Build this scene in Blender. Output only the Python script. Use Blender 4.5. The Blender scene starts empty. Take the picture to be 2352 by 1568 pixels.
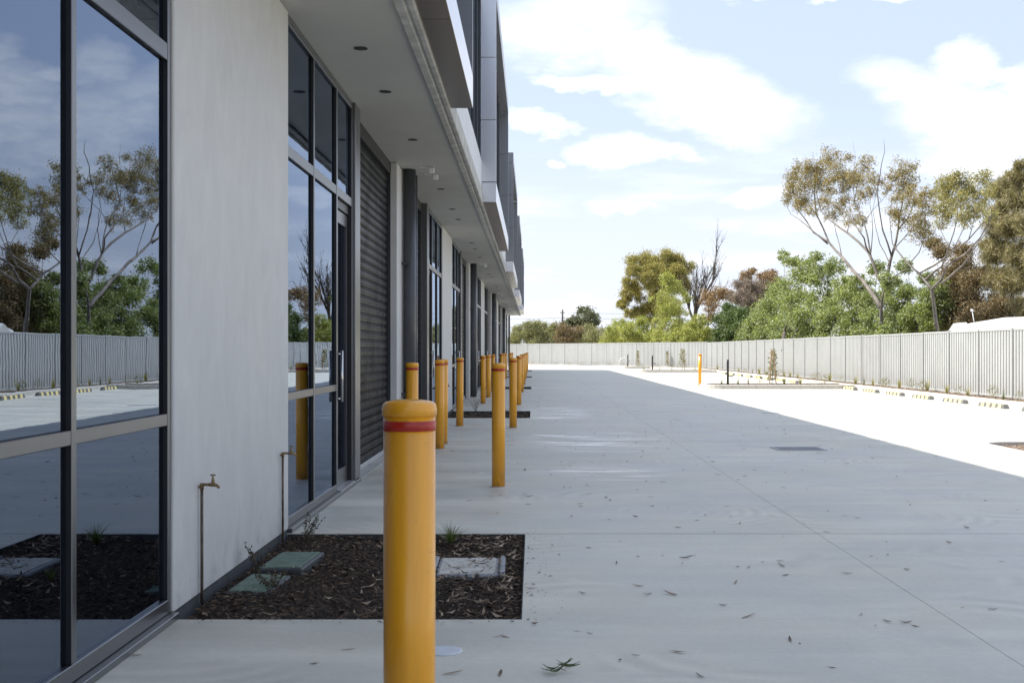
import bpy, math, random
import numpy as np
from mathutils import Vector, Matrix

# ------------------------------------------------------------------ camera, world, sun, exposure
R = math.radians
S = bpy.context.scene
COL = S.collection
random.seed(7)
RNG = np.random.default_rng(7)

F, VU, VV, CAMZ = 2809.0, 1224.0, 805.0, 1.35      # focal length / principal point of the picture, eye height
cam_d = bpy.data.cameras.new('camera')
cam = bpy.data.objects.new('camera', cam_d)
COL.objects.link(cam)
cam.location = (0, 0, CAMZ)
cam.rotation_euler = (R(90), 0, 0)
cam_d.sensor_width = 36.0
cam_d.lens = 36.0 * F / 2352.0
cam_d.shift_x = -(VU - 1176.0) / 2352.0
cam_d.shift_y = (VV - 784.0) / 2352.0
cam_d.clip_end = 3000
cam_d.dof.use_dof = True
cam_d.dof.focus_distance = 16.0
cam_d.dof.aperture_fstop = 13.0
S.camera = cam

SUN_EL = 51.5
SUN_AZ = math.atan2(-1.0, 0.27)                    # clockwise from +Y
S.view_settings.view_transform = 'Standard'
S.view_settings.look = 'None'
S.view_settings.gamma = 1.0
S.view_settings.exposure = 1.19
S.view_settings.use_curve_mapping = False
S.render.engine = 'CYCLES'
S.cycles.max_bounces = 8
S.cycles.transparent_max_bounces = 12
S.cycles.use_denoising = True
S.cycles.sample_clamp_indirect = 6.0

sun_d = bpy.data.lights.new('sun', 'SUN')
sun_d.energy = 4.0
sun_d.angle = R(0.55)
sun_d.color = (1.0, 0.955, 0.88)
sun = bpy.data.objects.new('sun', sun_d)
COL.objects.link(sun)
sdir = Vector((math.sin(SUN_AZ) * math.cos(R(SUN_EL)), math.cos(SUN_AZ) * math.cos(R(SUN_EL)), math.sin(R(SUN_EL))))
sun.rotation_euler = (-sdir).to_track_quat('-Z', 'Y').to_euler()
sun.location = sdir * 60


class N:
    """small node-tree helper"""
    def __init__(s, tree):
        s.t = tree
        tree.nodes.clear()

    def n(s, typ, **kw):
        o = s.t.nodes.new(typ)
        for k, v in kw.items():
            if k == 'inp':
                for kk, vv in v.items():
                    s.set(o, kk, vv)
            else:
                setattr(o, k, v)
        return o

    def set(s, node, key, val):
        sock = node.inputs[key]
        if isinstance(val, bpy.types.NodeSocket):
            s.t.links.new(val, sock)
        else:
            sock.default_value = val

    def m(s, op, a, b=None, c=None, clamp=False):
        o = s.n('ShaderNodeMath', operation=op, use_clamp=clamp)
        s.set(o, 0, a)
        if b is not None: s.set(o, 1, b)
        if c is not None: s.set(o, 2, c)
        return o.outputs[0]

    def ramp(s, fac, lo, hi, a=0.0, b=1.0, smooth=True):
        o = s.n('ShaderNodeMapRange', interpolation_type='SMOOTHSTEP' if smooth else 'LINEAR')
        s.set(o, 0, fac); s.set(o, 1, lo); s.set(o, 2, hi); s.set(o, 3, a); s.set(o, 4, b)
        return o.outputs[0]

    def mix(s, fac, a, b, blend='MIX'):
        o = s.n('ShaderNodeMix', data_type='RGBA', blend_type=blend)
        s.set(o, 0, fac); s.set(o, 6, a); s.set(o, 7, b)
        return o.outputs[2]

    def noise(s, vec, scale, detail=3.0, rough=0.5, dist=0.0):
        o = s.n('ShaderNodeTexNoise')
        if vec is not None: s.set(o, 'Vector', vec)
        s.set(o, 'Scale', scale); s.set(o, 'Detail', detail); s.set(o, 'Roughness', rough); s.set(o, 'Distortion', dist)
        return o.outputs[0]

    def vmap(s, vec, scale=(1, 1, 1), loc=(0, 0, 0), rot=(0, 0, 0)):
        o = s.n('ShaderNodeMapping')
        s.set(o, 'Vector', vec); s.set(o, 'Scale', scale); s.set(o, 'Location', loc); s.set(o, 'Rotation', rot)
        return o.outputs[0]


def c4(c): return (c[0], c[1], c[2], 1.0)


# ---- the sky: Nishita with cumulus and thin stratus laid out over azimuth and elevation
world = bpy.data.worlds.new('World')
S.world = world
world.use_nodes = True
w = N(world.node_tree)
out = w.n('ShaderNodeOutputWorld')
bg = w.n('ShaderNodeBackground')
w.set(out, 0, bg.outputs[0])
sky = w.n('ShaderNodeTexSky', sky_type='NISHITA')
sky.sun_disc = False
sky.sun_elevation = R(SUN_EL)
sky.sun_rotation = SUN_AZ
sky.air_density = 1.0
sky.dust_density = 1.6
sky.ozone_density = 1.0
tc = w.n('ShaderNodeTexCoord')
dirv = tc.outputs['Generated']
sep = w.n('ShaderNodeSeparateXYZ'); w.set(sep, 0, dirv)
az = w.m('ARCTAN2', sep.outputs[0], sep.outputs[1])
el = w.m('ARCSINE', sep.outputs[2])
cmb = w.n('ShaderNodeCombineXYZ'); w.set(cmb, 0, az); w.set(cmb, 1, el)
ae = cmb.outputs[0]
n1 = w.noise(w.vmap(ae, (1.0, 2.0, 1)), 9.0, 6, 0.6)
n2 = w.noise(w.vmap(ae, (1.0, 2.0, 1), (3.1, 1.7, 0)), 9.0, 6, 0.6)
n3 = w.noise(w.vmap(ae, (1.0, 2.6, 1), (7.1, 4.7, 0)), 34.0, 5, 0.6)
azw = w.m('MULTIPLY_ADD', w.m('SUBTRACT', n1, 0.5), 0.085, az)
elw = w.m('MULTIPLY_ADD', w.m('SUBTRACT', n2, 0.5), 0.05, el)
elw = w.m('MULTIPLY_ADD', w.m('SUBTRACT', n3, 0.5), 0.018, elw)


def cloud(u, v, ru, rv, tilt=0.0, gain=1.0):
    a0 = math.atan((u - VU) / F); e0 = math.atan((VV - v) / F)
    dx = w.m('SUBTRACT', azw, a0); dy = w.m('SUBTRACT', elw, e0)
    if tilt:
        dy = w.m('MULTIPLY_ADD', dx, -math.tan(R(tilt)), dy)
    q = w.m('ADD', w.m('POWER', w.m('ABSOLUTE', w.m('DIVIDE', dx, ru * .90 / F)), 2.0), w.m('POWER', w.m('ABSOLUTE', w.m('DIVIDE', dy, rv * .88 / F)), 2.0))
    r = w.ramp(q, 2.1, 0.0)
    return w.m('MULTIPLY', r, gain) if gain != 1.0 else r


CL = [(1600, 215, 215, 85, -18), (1490, 130, 110, 55, -8), (1715, 262, 120, 50, -10), (1370, 178, 130, 22, -4), (1300, 55, 190, 85, 6, .72),
      (2080, 235, 130, 60, -18), (2215, 185, 85, 50), (2215, 310, 170, 80, -10), (2340, 215, 70, 24), (1425, 345, 100, 38), (1510, 350, 110, 20, -4),
      (1240, 288, 95, 20, 0, .8), (1282, 372, 27, 15), (1750, 452, 75, 26, 0, .7), (2000, 3, 330, 14, 0, .7), (2140, 12, 110, 18, 0, .9), (2290, 395, 160, 40, 0, .8), (1430, 470, 90, 18, 0, .6), (2440, 250, 130, 70, 8), (2480, 350, 170, 50, -6), (2540, 170, 90, 45), (2620, 300, 120, 60)]
acc = None
for c in CL:
    k = cloud(*c)
    acc = k if acc is None else w.m('MAXIMUM', acc, k)
# thin stratus low down and scattered cumulus everywhere else in the sky
st = w.noise(w.vmap(ae, (1.0, 6.5, 1), (2.2, 0.4, 0)), 5.5, 7, 0.6)
st = w.m('MULTIPLY', w.ramp(st, 0.44, 0.66), w.ramp(el, 0.20, 0.06))
gen = w.noise(w.vmap(ae, (1.0, 1.9, 1), (5.5, 0.2, 0)), 2.6, 8, 0.6)
gen = w.ramp(gen, 0.56, 0.66)
away = w.m('MAXIMUM', w.ramp(w.m('ABSOLUTE', az), 0.38, 0.55), w.ramp(el, 0.29, 0.42))
gen = w.m('MULTIPLY', gen, away)
acc = w.m('MAXIMUM', acc, w.m('MULTIPLY', st, 0.75))
acc = w.m('MAXIMUM', acc, w.m('MULTIPLY', gen, 0.9))
wisp = w.m('MULTIPLY', w.ramp(n3, 0.28, 0.66, 0.55, 1.0), w.ramp(n1, 0.30, 0.62, 0.62, 1.0))
acc = w.m('MULTIPLY', acc, wisp, clamp=True)
haze = w.ramp(el, 0.22, 0.0, 0.0, 0.75)
skyc = sky.outputs[0]
skyc = w.mix(0.74, skyc, (4.15, 4.75, 6.1, 1))
skyc = w.mix(haze, skyc, (5.35, 5.55, 6.0, 1))
skyc = w.mix(w.m('MULTIPLY', acc, 0.95), skyc, (7.5, 7.55, 7.7, 1))
skyc = w.mix(w.ramp(el, -0.02, -0.06), skyc, (2.0, 1.9, 1.8, 1))
w.set(bg, 0, skyc)
bg.inputs[1].default_value = 0.085


# ------------------------------------------------------------------ materials
MATS = {}


def mat(name):
    m_ = bpy.data.materials.new(name)
    m_.use_nodes = True
    MATS[name] = m_
    g = N(m_.node_tree)
    o = g.n('ShaderNodeOutputMaterial')
    return m_, g, o


def principled(g, o, **kw):
    p = g.n('ShaderNodeBsdfPrincipled')
    for k, v in kw.items():
        g.set(p, k, v)
    g.set(o, 0, p.outputs[0])
    return p


def objco(g): return g.n('ShaderNodeTexCoord').outputs['Object']
def poso(g): return g.n('ShaderNodeNewGeometry').outputs['Position']
def bump(g, h, strength, dist=0.01):
    b = g.n('ShaderNodeBump'); g.set(b, 'Height', h); g.set(b, 'Strength', strength); g.set(b, 'Distance', dist)
    return b.outputs[0]


def simple(name, col, rough=0.5, metal=0.0, var=0.12, nscale=6.0, spec=0.5, bmp=0.0, stretch=(1, 1, 1), coat=0.0):
    m_, g, o = mat(name)
    p_ = g.vmap(poso(g), stretch)
    n = g.noise(p_, nscale, 5, 0.6)
    f = g.ramp(n, 0.25, 0.75, 1.0 - var, 1.0 + var)
    vm = g.n('ShaderNodeVectorMath', operation='SCALE')
    g.set(vm, 0, col); g.set(vm, 3, f)
    pr = principled(g, o, **{'Base Color': vm.outputs[0], 'Roughness': rough if metal > 0.05 else g.ramp(g.noise(p_, nscale * 2.3, 3), 0.3, 0.7, max(0.02, rough - 0.06), min(1, rough + 0.08)), 'Metallic': metal, 'Specular IOR Level': spec})
    if coat: pr.inputs['Coat Weight'].default_value = coat; pr.inputs['Coat Roughness'].default_value = 0.15
    if bmp: g.set(pr, 'Normal', bump(g, g.noise(p_, nscale * 6, 4), bmp))
    return m_


# concrete: broad pours, stains, trowel arcs
m_, g, o = mat('concrete')
P = poso(g)
big = g.noise(P, 0.35, 4, 0.55)
mid = g.noise(P, 1.4, 6, 0.62, 0.6)
fine = g.noise(P, 28, 4, 0.6)
band = g.noise(g.vmap(P, (0.10, 0.9, 1)), 1.6, 5, 0.6)
band2 = g.noise(g.vmap(P, (0.16, 1.0, 1), (3, 9, 0)), 4.2, 4, 0.6)
vor = g.n('ShaderNodeTexVoronoi'); g.set(vor, 'Vector', P); g.set(vor, 'Scale', 0.55); g.set(vor, 'Randomness', 0.8)
ringd = g.n('ShaderNodeVectorMath', operation='DISTANCE')
vpos = g.n('ShaderNodeVectorMath', operation='SCALE'); g.set(vpos, 0, vor.outputs['Position']); g.set(vpos, 3, 1.0)
g.set(ringd, 0, P); g.set(ringd, 1, vor.outputs['Position'])
ring = g.m('SINE', g.m('MULTIPLY', g.m('ADD', ringd.outputs['Value'], g.m('MULTIPLY', mid, 0.05)), 52.0))
rmask = g.m('MULTIPLY', g.ramp(g.noise(P, 0.55, 2), 0.46, 0.62), g.ramp(g.noise(P, 2.2, 3), 0.40, 0.60))
ring = g.m('MULTIPLY', ring, rmask)
val = g.m('ADD', g.m('MULTIPLY', g.m('SUBTRACT', big, 0.5), 0.30), g.m('MULTIPLY', g.m('SUBTRACT', mid, 0.5), 0.42))
val = g.m('ADD', val, g.m('MULTIPLY', g.m('SUBTRACT', band, 0.5), 0.62))
val = g.m('ADD', val, g.m('MULTIPLY', g.m('SUBTRACT', fine, 0.5), 0.24))
val = g.m('ADD', val, g.m('MULTIPLY', g.m('SUBTRACT', band2, 0.5), 0.22))
val = g.m('ADD', val, g.m('MULTIPLY', ring, 0.085))
val = g.m('ADD', val, 1.0)
tint = g.mix(g.ramp(g.noise(P, 0.8, 3), 0.35, 0.65), (0.622, 0.588, 0.492, 1), (0.585, 0.572, 0.500, 1))
vm = g.n('ShaderNodeVectorMath', operation='SCALE'); g.set(vm, 0, tint); g.set(vm, 3, val)
sx = g.n('ShaderNodeSeparateXYZ'); g.set(sx, 0, P)
def damp(cx, cy, rx, ry):
    q = g.m('ADD', g.m('POWER', g.m('ABSOLUTE', g.m('DIVIDE', g.m('SUBTRACT', sx.outputs[0], cx), rx)), 2.0), g.m('POWER', g.m('ABSOLUTE', g.m('DIVIDE', g.m('SUBTRACT', sx.outputs[1], cy), ry)), 2.0))
    return g.ramp(q, 1.3, 0.2)
dm = g.m('MAXIMUM', damp(.75, 18.5, 1.5, 2.2), g.m('MAXIMUM', damp(.35, 26.5, 1.0, 3.5), damp(.9, 13.6, .9, 1.0)))
dm = g.m('MULTIPLY', dm, g.ramp(g.noise(g.vmap(P, (.6, 1.6, 1)), 1.7, 4, 0.6), .42, .58))
rgh = g.ramp(g.m('ADD', band, g.m('MULTIPLY', mid, 0.5)), 0.50, 0.92, 0.40, 0.66)
rgh = g.m('SUBTRACT', rgh, g.m('MULTIPLY', dm, 0.24))
def arc(cx, cy, rad, wd):
    dd = g.m('SQRT', g.m('ADD', g.m('POWER', g.m('ABSOLUTE', g.m('SUBTRACT', sx.outputs[0], cx)), 2.0), g.m('POWER', g.m('ABSOLUTE', g.m('SUBTRACT', sx.outputs[1], cy)), 2.0)))
    return g.ramp(g.m('ABSOLUTE', g.m('SUBTRACT', dd, rad)), wd, wd * .4)
tyre = g.m('MAXIMUM', g.m('MAXIMUM', arc(9.5, 1.5, 7.3, .10), arc(9.5, 1.5, 5.75, .10)), g.m('MAXIMUM', arc(14, 24, 11.2, .11), arc(14, 24, 12.8, .11)))
tyre = g.m('MULTIPLY', tyre, g.ramp(g.noise(P, 1.3, 4, .6), .46, .64))
spots_ = g.ramp(g.noise(P, 9.0, 3, .6), .70, .78)
vm2 = g.n('ShaderNodeVectorMath', operation='SCALE'); g.set(vm2, 0, vm.outputs[0]); g.set(vm2, 3, g.m('SUBTRACT', 1.0, g.m('ADD', g.m('MULTIPLY', tyre, .13), g.m('ADD', g.m('MULTIPLY', dm, .10), g.m('MULTIPLY', spots_, .12)))))
pr = principled(g, o, **{'Base Color': vm2.outputs[0], 'Roughness': rgh, 'Specular IOR Level': 0.5})
g.set(pr, 'Normal', bump(g, g.m('ADD', g.m('MULTIPLY', mid, 0.6), g.m('ADD', g.m('MULTIPLY', fine, 0.16), g.m('MULTIPLY', ring, 0.05))), 0.14, 0.02))
CONC = m_

# painted concrete wall: vertical brush mottling
m_, g, o = mat('painted_wall')
P = poso(g)
st1 = g.noise(g.vmap(P, (1, 1.6, 1.0)), 1.9, 6, 0.6, 0.9)
st2 = g.noise(g.vmap(P, (1, 4.5, 1.9)), 2.6, 5, 0.65, 0.6)
dirt = g.ramp(g.noise(g.vmap(P, (1, 22, 7)), 2.0, 4, 0.55), 0.74, 0.80)
v_ = g.m('ADD', g.m('MULTIPLY', g.m('SUBTRACT', st1, 0.5), 0.28), g.m('MULTIPLY', g.m('SUBTRACT', st2, 0.5), 0.14))
v_ = g.m('ADD', v_, 1.0)
v_ = g.m('MULTIPLY', v_, g.m('SUBTRACT', 1.0, g.m('MULTIPLY', dirt, 0.18)))
sz = g.n('ShaderNodeSeparateXYZ'); g.set(sz, 0, P)
splash = g.m('MULTIPLY', g.ramp(sz.outputs[2], .38, .02), g.ramp(g.noise(P, 7, 5, .65), .44, .70))
v_ = g.m('MULTIPLY', v_, g.m('SUBTRACT', 1.0, g.m('MULTIPLY', splash, 0.22)))
col = g.mix(g.noise(P, 0.9, 3), (0.60, 0.585, 0.545, 1), (0.575, 0.57, 0.56, 1))
vm = g.n('ShaderNodeVectorMath', operation='SCALE'); g.set(vm, 0, col); g.set(vm, 3, v_)
pr = principled(g, o, **{'Base Color': vm.outputs[0], 'Roughness': 0.55, 'Specular IOR Level': 0.35})
g.set(pr, 'Normal', bump(g, g.m('ADD', st2, g.noise(P, 60, 3)), 0.12, 0.004))
WALL = m_

RAWC = simple('raw_concrete', (0.44, 0.43, 0.40), 0.8, var=0.22, nscale=5, bmp=0.25)
KERB = simple('kerb_concrete', (0.50, 0.48, 0.44), 0.8, var=0.10, nscale=9, bmp=0.2)
SOFF = simple('soffit_paint', (0.46, 0.45, 0.41), 0.6, var=0.04, nscale=0.8)
FOOT = simple('footing_membrane', (0.045, 0.05, 0.055), 0.7, var=0.2)
FRAME = simple('anodised_frame', (0.18, 0.184, 0.192), 0.30, metal=0.85, var=0.03, nscale=2)
FRAMESH = simple('shaded_frame_side', (0.012, 0.013, 0.014), 0.45, var=0.05)  # unlit sides and undersides of the bars: shade put into their colour
DARK = simple('charcoal_steel', (0.045, 0.048, 0.052), 0.38, metal=0.2, var=0.1)
PIPE = simple('charcoal_pipe', (0.060, 0.064, 0.070), 0.36, metal=0.0, var=0.10, nscale=3)
SLAT = simple('roller_slat_paint', (0.010, 0.0115, 0.0145), 0.36, metal=0.0, var=0.05, nscale=1, spec=0.05)
ALU = simple('aluminium_sill', (0.55, 0.55, 0.56), 0.4, metal=0.6, var=0.12, nscale=12)
STEEL = simple('stainless_handle', (0.6, 0.6, 0.6), 0.18, metal=1.0, var=0.05)
CLAD = simple('silver_composite_panel', (0.66, 0.66, 0.68), 0.22, metal=0.75, var=0.02, nscale=0.5)
CLADD = simple('grey_composite_panel', (0.24, 0.245, 0.26), 0.24, metal=0.4, var=0.02, nscale=0.5)
SPAN = simple('pale_spandrel', (0.62, 0.63, 0.64), 0.5, var=0.05, nscale=2)
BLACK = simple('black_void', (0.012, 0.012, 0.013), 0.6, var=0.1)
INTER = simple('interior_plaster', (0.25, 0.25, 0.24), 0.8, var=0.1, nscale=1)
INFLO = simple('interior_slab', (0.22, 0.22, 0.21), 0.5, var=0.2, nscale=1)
STOPB = simple('faded_stop_rubber', (0.13, 0.13, 0.125), 0.75, var=0.2, nscale=20)
RUBBER = simple('black_rubber', (0.035, 0.035, 0.037), 0.7, var=0.2, nscale=20)
STOPY = simple('stop_yellow', (0.72, 0.60, 0.27), 0.6, var=0.15, nscale=20)
FENCE = simple('fence_paint', (0.375, 0.385, 0.38), 0.5, var=0.05, nscale=1.5)
FENCESH = simple('shaded_fence_post', (0.30, 0.31, 0.31), 0.45, var=0.05, nscale=2)  # darker than the panels: shade on the posts' near sides put into the colour
BRASS = simple('weathered_brass', (0.24, 0.17, 0.09), 0.42, metal=0.7, var=0.3, nscale=40)
COPPER = simple('painted_copper_pipe', (0.11, 0.085, 0.06), 0.5, metal=0.3, var=0.6, nscale=16, stretch=(1, 1, 1))
GRNLID = simple('green_lid', (0.115, 0.170, 0.132), 0.7, var=0.25, nscale=14, bmp=0.3)
GRNRIM = simple('dark_plastic_rim', (0.055, 0.062, 0.065), 0.55, var=0.2, nscale=14)
GRYLID = simple('grey_lid', (0.54, 0.52, 0.47), 0.75, var=0.16, nscale=16, bmp=0.5)
GRYRIM = simple('grey_plastic_rim', (0.25, 0.26, 0.28), 0.5, var=0.1, nscale=9)
WHITEP = simple('white_plastic', (0.75, 0.75, 0.74), 0.4, var=0.04)
GRATE = simple('galvanised_grate', (0.42, 0.43, 0.44), 0.5, metal=0.2, var=0.2, nscale=20)
TIMBER = simple('stake_timber', (0.42, 0.29, 0.17), 0.8, var=0.2, nscale=20)
VANW = simple('caravan_white', (0.70, 0.69, 0.66), 0.35, var=0.05, nscale=2)
VANG = simple('caravan_glass', (0.03, 0.035, 0.04), 0.1, var=0.05)
ROOFT = simple('roof_tiles', (0.22, 0.19, 0.17), 0.8, var=0.2, nscale=3)
POLEW = simple('pole_timber', (0.08, 0.07, 0.06), 0.9, var=0.2)
WIRE = simple('wire_black', (0.05, 0.05, 0.05), 0.6, var=0.1)
SOIL = simple('dark_soil', (0.030, 0.022, 0.016), 0.95, var=0.4, nscale=30, bmp=0.6)
SOILD = simple('dry_mulch_soil', (0.17, 0.12, 0.085), 0.95, var=0.4, nscale=30, bmp=0.6)
GROUNDM = simple('dry_grass_earth', (0.16, 0.14, 0.08), 0.95, var=0.35, nscale=1.2)
CRATED = simple('cleanout_cap', (0.62, 0.66, 0.70), 0.4, var=0.08, nscale=30)

# yellow bollard paint with chips and streaks
m_, g, o = mat('bollard_yellow')
P = poso(g); oi = g.n('ShaderNodeObjectInfo').outputs['Random']
st1 = g.noise(g.vmap(P, (9, 9, 0.7)), 3.0, 4, 0.6)
grime = g.ramp(g.noise(g.vmap(P, (3, 3, 3)), 6.0, 5, 0.6), 0.60, 0.78)
col = g.mix(g.ramp(st1, 0.3, 0.7), (0.92, 0.420, 0.024, 1), (0.80, 0.345, 0.018, 1))
col = g.mix(g.m('MULTIPLY', grime, 0.16), col, (0.30, 0.16, 0.05, 1))
chip = g.m('MULTIPLY', g.ramp(g.noise(P, 42, 3, 0.6), 0.62, 0.66), g.ramp(g.noise(P, 4.5, 2, 0.5), 0.56, 0.66))
scr = g.m('MULTIPLY', g.ramp(g.noise(g.vmap(P, (6, 6, 30)), 3.0, 3, 0.6), 0.66, 0.70), g.ramp(g.noise(P, 3.0, 2), 0.5, 0.62))
chip = g.m('MAXIMUM', chip, g.m('MULTIPLY', scr, .6))
zz = g.n('ShaderNodeSeparateXYZ'); g.set(zz, 0, P)
foot = g.m('MULTIPLY', g.ramp(zz.outputs[2], .22, .0), g.ramp(g.noise(P, 14, 4, .6), .40, .62))
chip = g.m('MAXIMUM', chip, g.m('MULTIPLY', foot, .7))
col = g.mix(g.m('MULTIPLY', chip, 0.6), col, (0.20, 0.13, 0.07, 1))
principled(g, o, **{'Base Color': col, 'Roughness': g.ramp(st1, 0.3, 0.7, 0.24, 0.36), 'Specular IOR Level': 0.5, 'Coat Weight': 0.25, 'Coat Roughness': 0.1})
YEL = m_
RED = simple('red_reflective_band', (0.42, 0.026, 0.014), 0.3, var=0.2, nscale=25)

# tinted reflective glazing, very slightly wavy
m_, g, o = mat('tinted_glass')
P = poso(g)
wv = g.noise(g.vmap(P, (1, 1.0, 0.55)), 1.3, 2, 0.4)
wv2 = g.noise(g.vmap(P, (1, 1.2, 3.0)), 2.6, 2, 0.4)
nb = bump(g, g.m('ADD', wv, g.m('MULTIPLY', wv2, 0.22)), 0.011, 0.05)
fr = g.n('ShaderNodeFresnel'); g.set(fr, 'IOR', 3.3); g.set(fr, 'Normal', nb)
gl = g.n('ShaderNodeBsdfGlossy'); g.set(gl, 'Color', (0.68, 0.80, 1.0, 1)); g.set(gl, 'Roughness', 0.0); g.set(gl, 'Normal', nb)
tr = g.n('ShaderNodeBsdfTransparent'); g.set(tr, 'Color', (0.30, 0.32, 0.33, 1))
mx = g.n('ShaderNodeMixShader'); g.set(mx, 0, fr.outputs[0]); g.set(mx, 1, tr.outputs[0]); g.set(mx, 2, gl.outputs[0])
g.set(o, 0, mx.outputs[0])
GLASS = m_
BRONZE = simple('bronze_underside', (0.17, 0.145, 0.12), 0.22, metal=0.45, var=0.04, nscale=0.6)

# brick wall, too far away to tell the bricks apart
m_, g, o = mat('far_brick')
bt = g.n('ShaderNodeTexBrick'); g.set(bt, 'Vector', g.vmap(poso(g), (1, 1, 1), rot=(R(90), 0, 0)))
g.set(bt, 'Color1', (0.30, 0.13, 0.09, 1)); g.set(bt, 'Color2', (0.36, 0.17, 0.12, 1)); g.set(bt, 'Mortar', (0.42, 0.36, 0.32, 1))
g.set(bt, 'Scale', 1.0); g.set(bt, 'Brick Width', 0.24); g.set(bt, 'Row Height', 0.086); g.set(bt, 'Mortar Size', 0.012)
principled(g, o, **{'Base Color': bt.outputs[0], 'Roughness': 0.9})
BRICK = m_


def island_mat(name, cols, rough=0.6, trans=0.0, tcol=None, spec=0.3):
    """colour per piece (leaf, chip) picked at random from a ramp"""
    m_, g, o = mat(name)
    rnd = g.n('ShaderNodeNewGeometry').outputs['Random Per Island']
    cr = g.n('ShaderNodeValToRGB')
    g.set(cr, 0, rnd)
    e = cr.color_ramp.elements
    while len(e) < len(cols): e.new(0.5)
    for i, c in enumerate(cols):
        e[i].position = c[0]; e[i].color = c4(c[1])
    pr = g.n('ShaderNodeBsdfPrincipled')
    g.set(pr, 'Base Color', cr.outputs[0]); g.set(pr, 'Roughness', rough); g.set(pr, 'Specular IOR Level', spec)
    if trans:
        tl = g.n('ShaderNodeBsdfTranslucent')
        g.set(tl, 'Color', g.mix(1.0, cr.outputs[0], c4(tcol or (1.3, 1.4, 0.7)), 'MULTIPLY'))
        mx = g.n('ShaderNodeMixShader'); g.set(mx, 0, trans); g.set(mx, 1, pr.outputs[0]); g.set(mx, 2, tl.outputs[0])
        g.set(o, 0, mx.outputs[0])
    else:
        g.set(o, 0, pr.outputs[0])
    return m_


MULCH = island_mat('mulch_chips', [(0, (0.016, 0.011, 0.008)), (0.50, (0.050, 0.033, 0.022)), (0.84, (0.105, 0.070, 0.046)), (0.94, (0.17, 0.12, 0.08)), (0.985, (0.24, 0.18, 0.12)), (1, (0.34, 0.27, 0.20))], 0.85)
MULCHS = island_mat('mulch_dry', [(0, (0.08, 0.055, 0.038)), (0.5, (0.20, 0.14, 0.095)), (0.85, (0.32, 0.24, 0.17)), (1, (0.48, 0.40, 0.31))], 0.9)
STRAW = island_mat('pale_leaf_strips', [(0, (0.10, 0.065, 0.04)), (0.4, (0.22, 0.155, 0.10)), (1, (0.44, 0.36, 0.26))], 0.8)
LITTER = island_mat('dry_leaf', [(0, (0.035, 0.022, 0.015)), (0.4, (0.09, 0.055, 0.03)), (0.7, (0.18, 0.10, 0.055)), (1, (0.32, 0.24, 0.15))], 0.6)
L_EUC = island_mat('euc_leaf', [(0, (0.155, 0.155, 0.075)), (0.45, (0.28, 0.25, 0.105)), (0.8, (0.39, 0.315, 0.135)), (1, (0.43, 0.30, 0.14))], 0.5, 0.28, (1.3, 1.15, 0.6))
L_EUCG = island_mat('euc_leaf_olive', [(0, (0.18, 0.19, 0.08)), (0.6, (0.33, 0.315, 0.12)), (1, (0.45, 0.37, 0.16))], 0.5, 0.28, (1.3, 1.2, 0.6))
L_ASH = island_mat('ash_leaf', [(0, (0.12, 0.15, 0.060)), (0.5, (0.235, 0.265, 0.110)), (0.85, (0.36, 0.385, 0.19)), (1, (0.50, 0.52, 0.33))], 0.42, 0.32, (1.35, 1.5, 0.6))
L_CAS = island_mat('sheoak_leaf', [(0, (0.16, 0.145, 0.075)), (0.6, (0.30, 0.26, 0.14)), (1, (0.43, 0.36, 0.215))], 0.6, 0.22)
L_GOLD = island_mat('gold_leaf', [(0, (0.16, 0.15, 0.045)), (0.5, (0.33, 0.29, 0.095)), (1, (0.50, 0.42, 0.17))], 0.5, 0.25)
L_LIME = island_mat('lime_leaf', [(0, (0.19, 0.21, 0.06)), (0.5, (0.33, 0.34, 0.10)), (1, (0.47, 0.46, 0.19))], 0.5, 0.35)
L_OLIV = island_mat('olive_leaf', [(0, (0.14, 0.15, 0.07)), (0.5, (0.25, 0.25, 0.12)), (1, (0.38, 0.345, 0.19))], 0.55, 0.25)
L_BRWN = island_mat('brown_leaf', [(0, (0.13, 0.105, 0.062)), (0.5, (0.225, 0.185, 0.105)), (1, (0.35, 0.28, 0.155))], 0.6, 0.2, (1.3, 1.0, 0.6))
L_RUST = island_mat('rust_leaf', [(0, (0.16, 0.11, 0.06)), (0.5, (0.27, 0.19, 0.105)), (1, (0.40, 0.30, 0.15))], 0.6, 0.2, (1.3, 1.0, 0.6))
L_TWIG = island_mat('twiggy_grey', [(0, (0.145, 0.112, 0.088)), (0.6, (0.246, 0.192, 0.150)), (1, (0.357, 0.281, 0.212))], 0.7, 0.1)
L_DARK = island_mat('dark_green_leaf', [(0, (0.050, 0.078, 0.026)), (0.6, (0.095, 0.135, 0.042)), (1, (0.17, 0.21, 0.075))], 0.45, 0.25)
L_GREY = island_mat('grey_green_leaf', [(0, (0.105, 0.117, 0.068)), (1, (0.188, 0.195, 0.117))], 0.6, 0.2)
L_GRASS = island_mat('grass_blade', [(0, (0.06, 0.11, 0.025)), (0.6, (0.11, 0.16, 0.04)), (1, (0.22, 0.21, 0.08))], 0.5, 0.3)
L_TUFT = island_mat('tuft_blade', [(0, (0.20, 0.21, 0.07)), (0.6, (0.34, 0.31, 0.10)), (1, (0.50, 0.42, 0.18))], 0.55, 0.3)
L_WEED = island_mat('weed_leaf', [(0, (0.05, 0.045, 0.03)), (0.6, (0.10, 0.085, 0.05)), (1, (0.16, 0.11, 0.08))], 0.6, 0.15)
L_SAP = island_mat('sapling_leaf', [(0, (0.12, 0.13, 0.05)), (0.6, (0.22, 0.21, 0.08)), (1, (0.34, 0.29, 0.12))], 0.45, 0.25)
L_FRESH = island_mat('fresh_leaf', [(0, (0.05, 0.075, 0.030)), (1, (0.12, 0.14, 0.065))], 0.45, 0.2)
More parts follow.
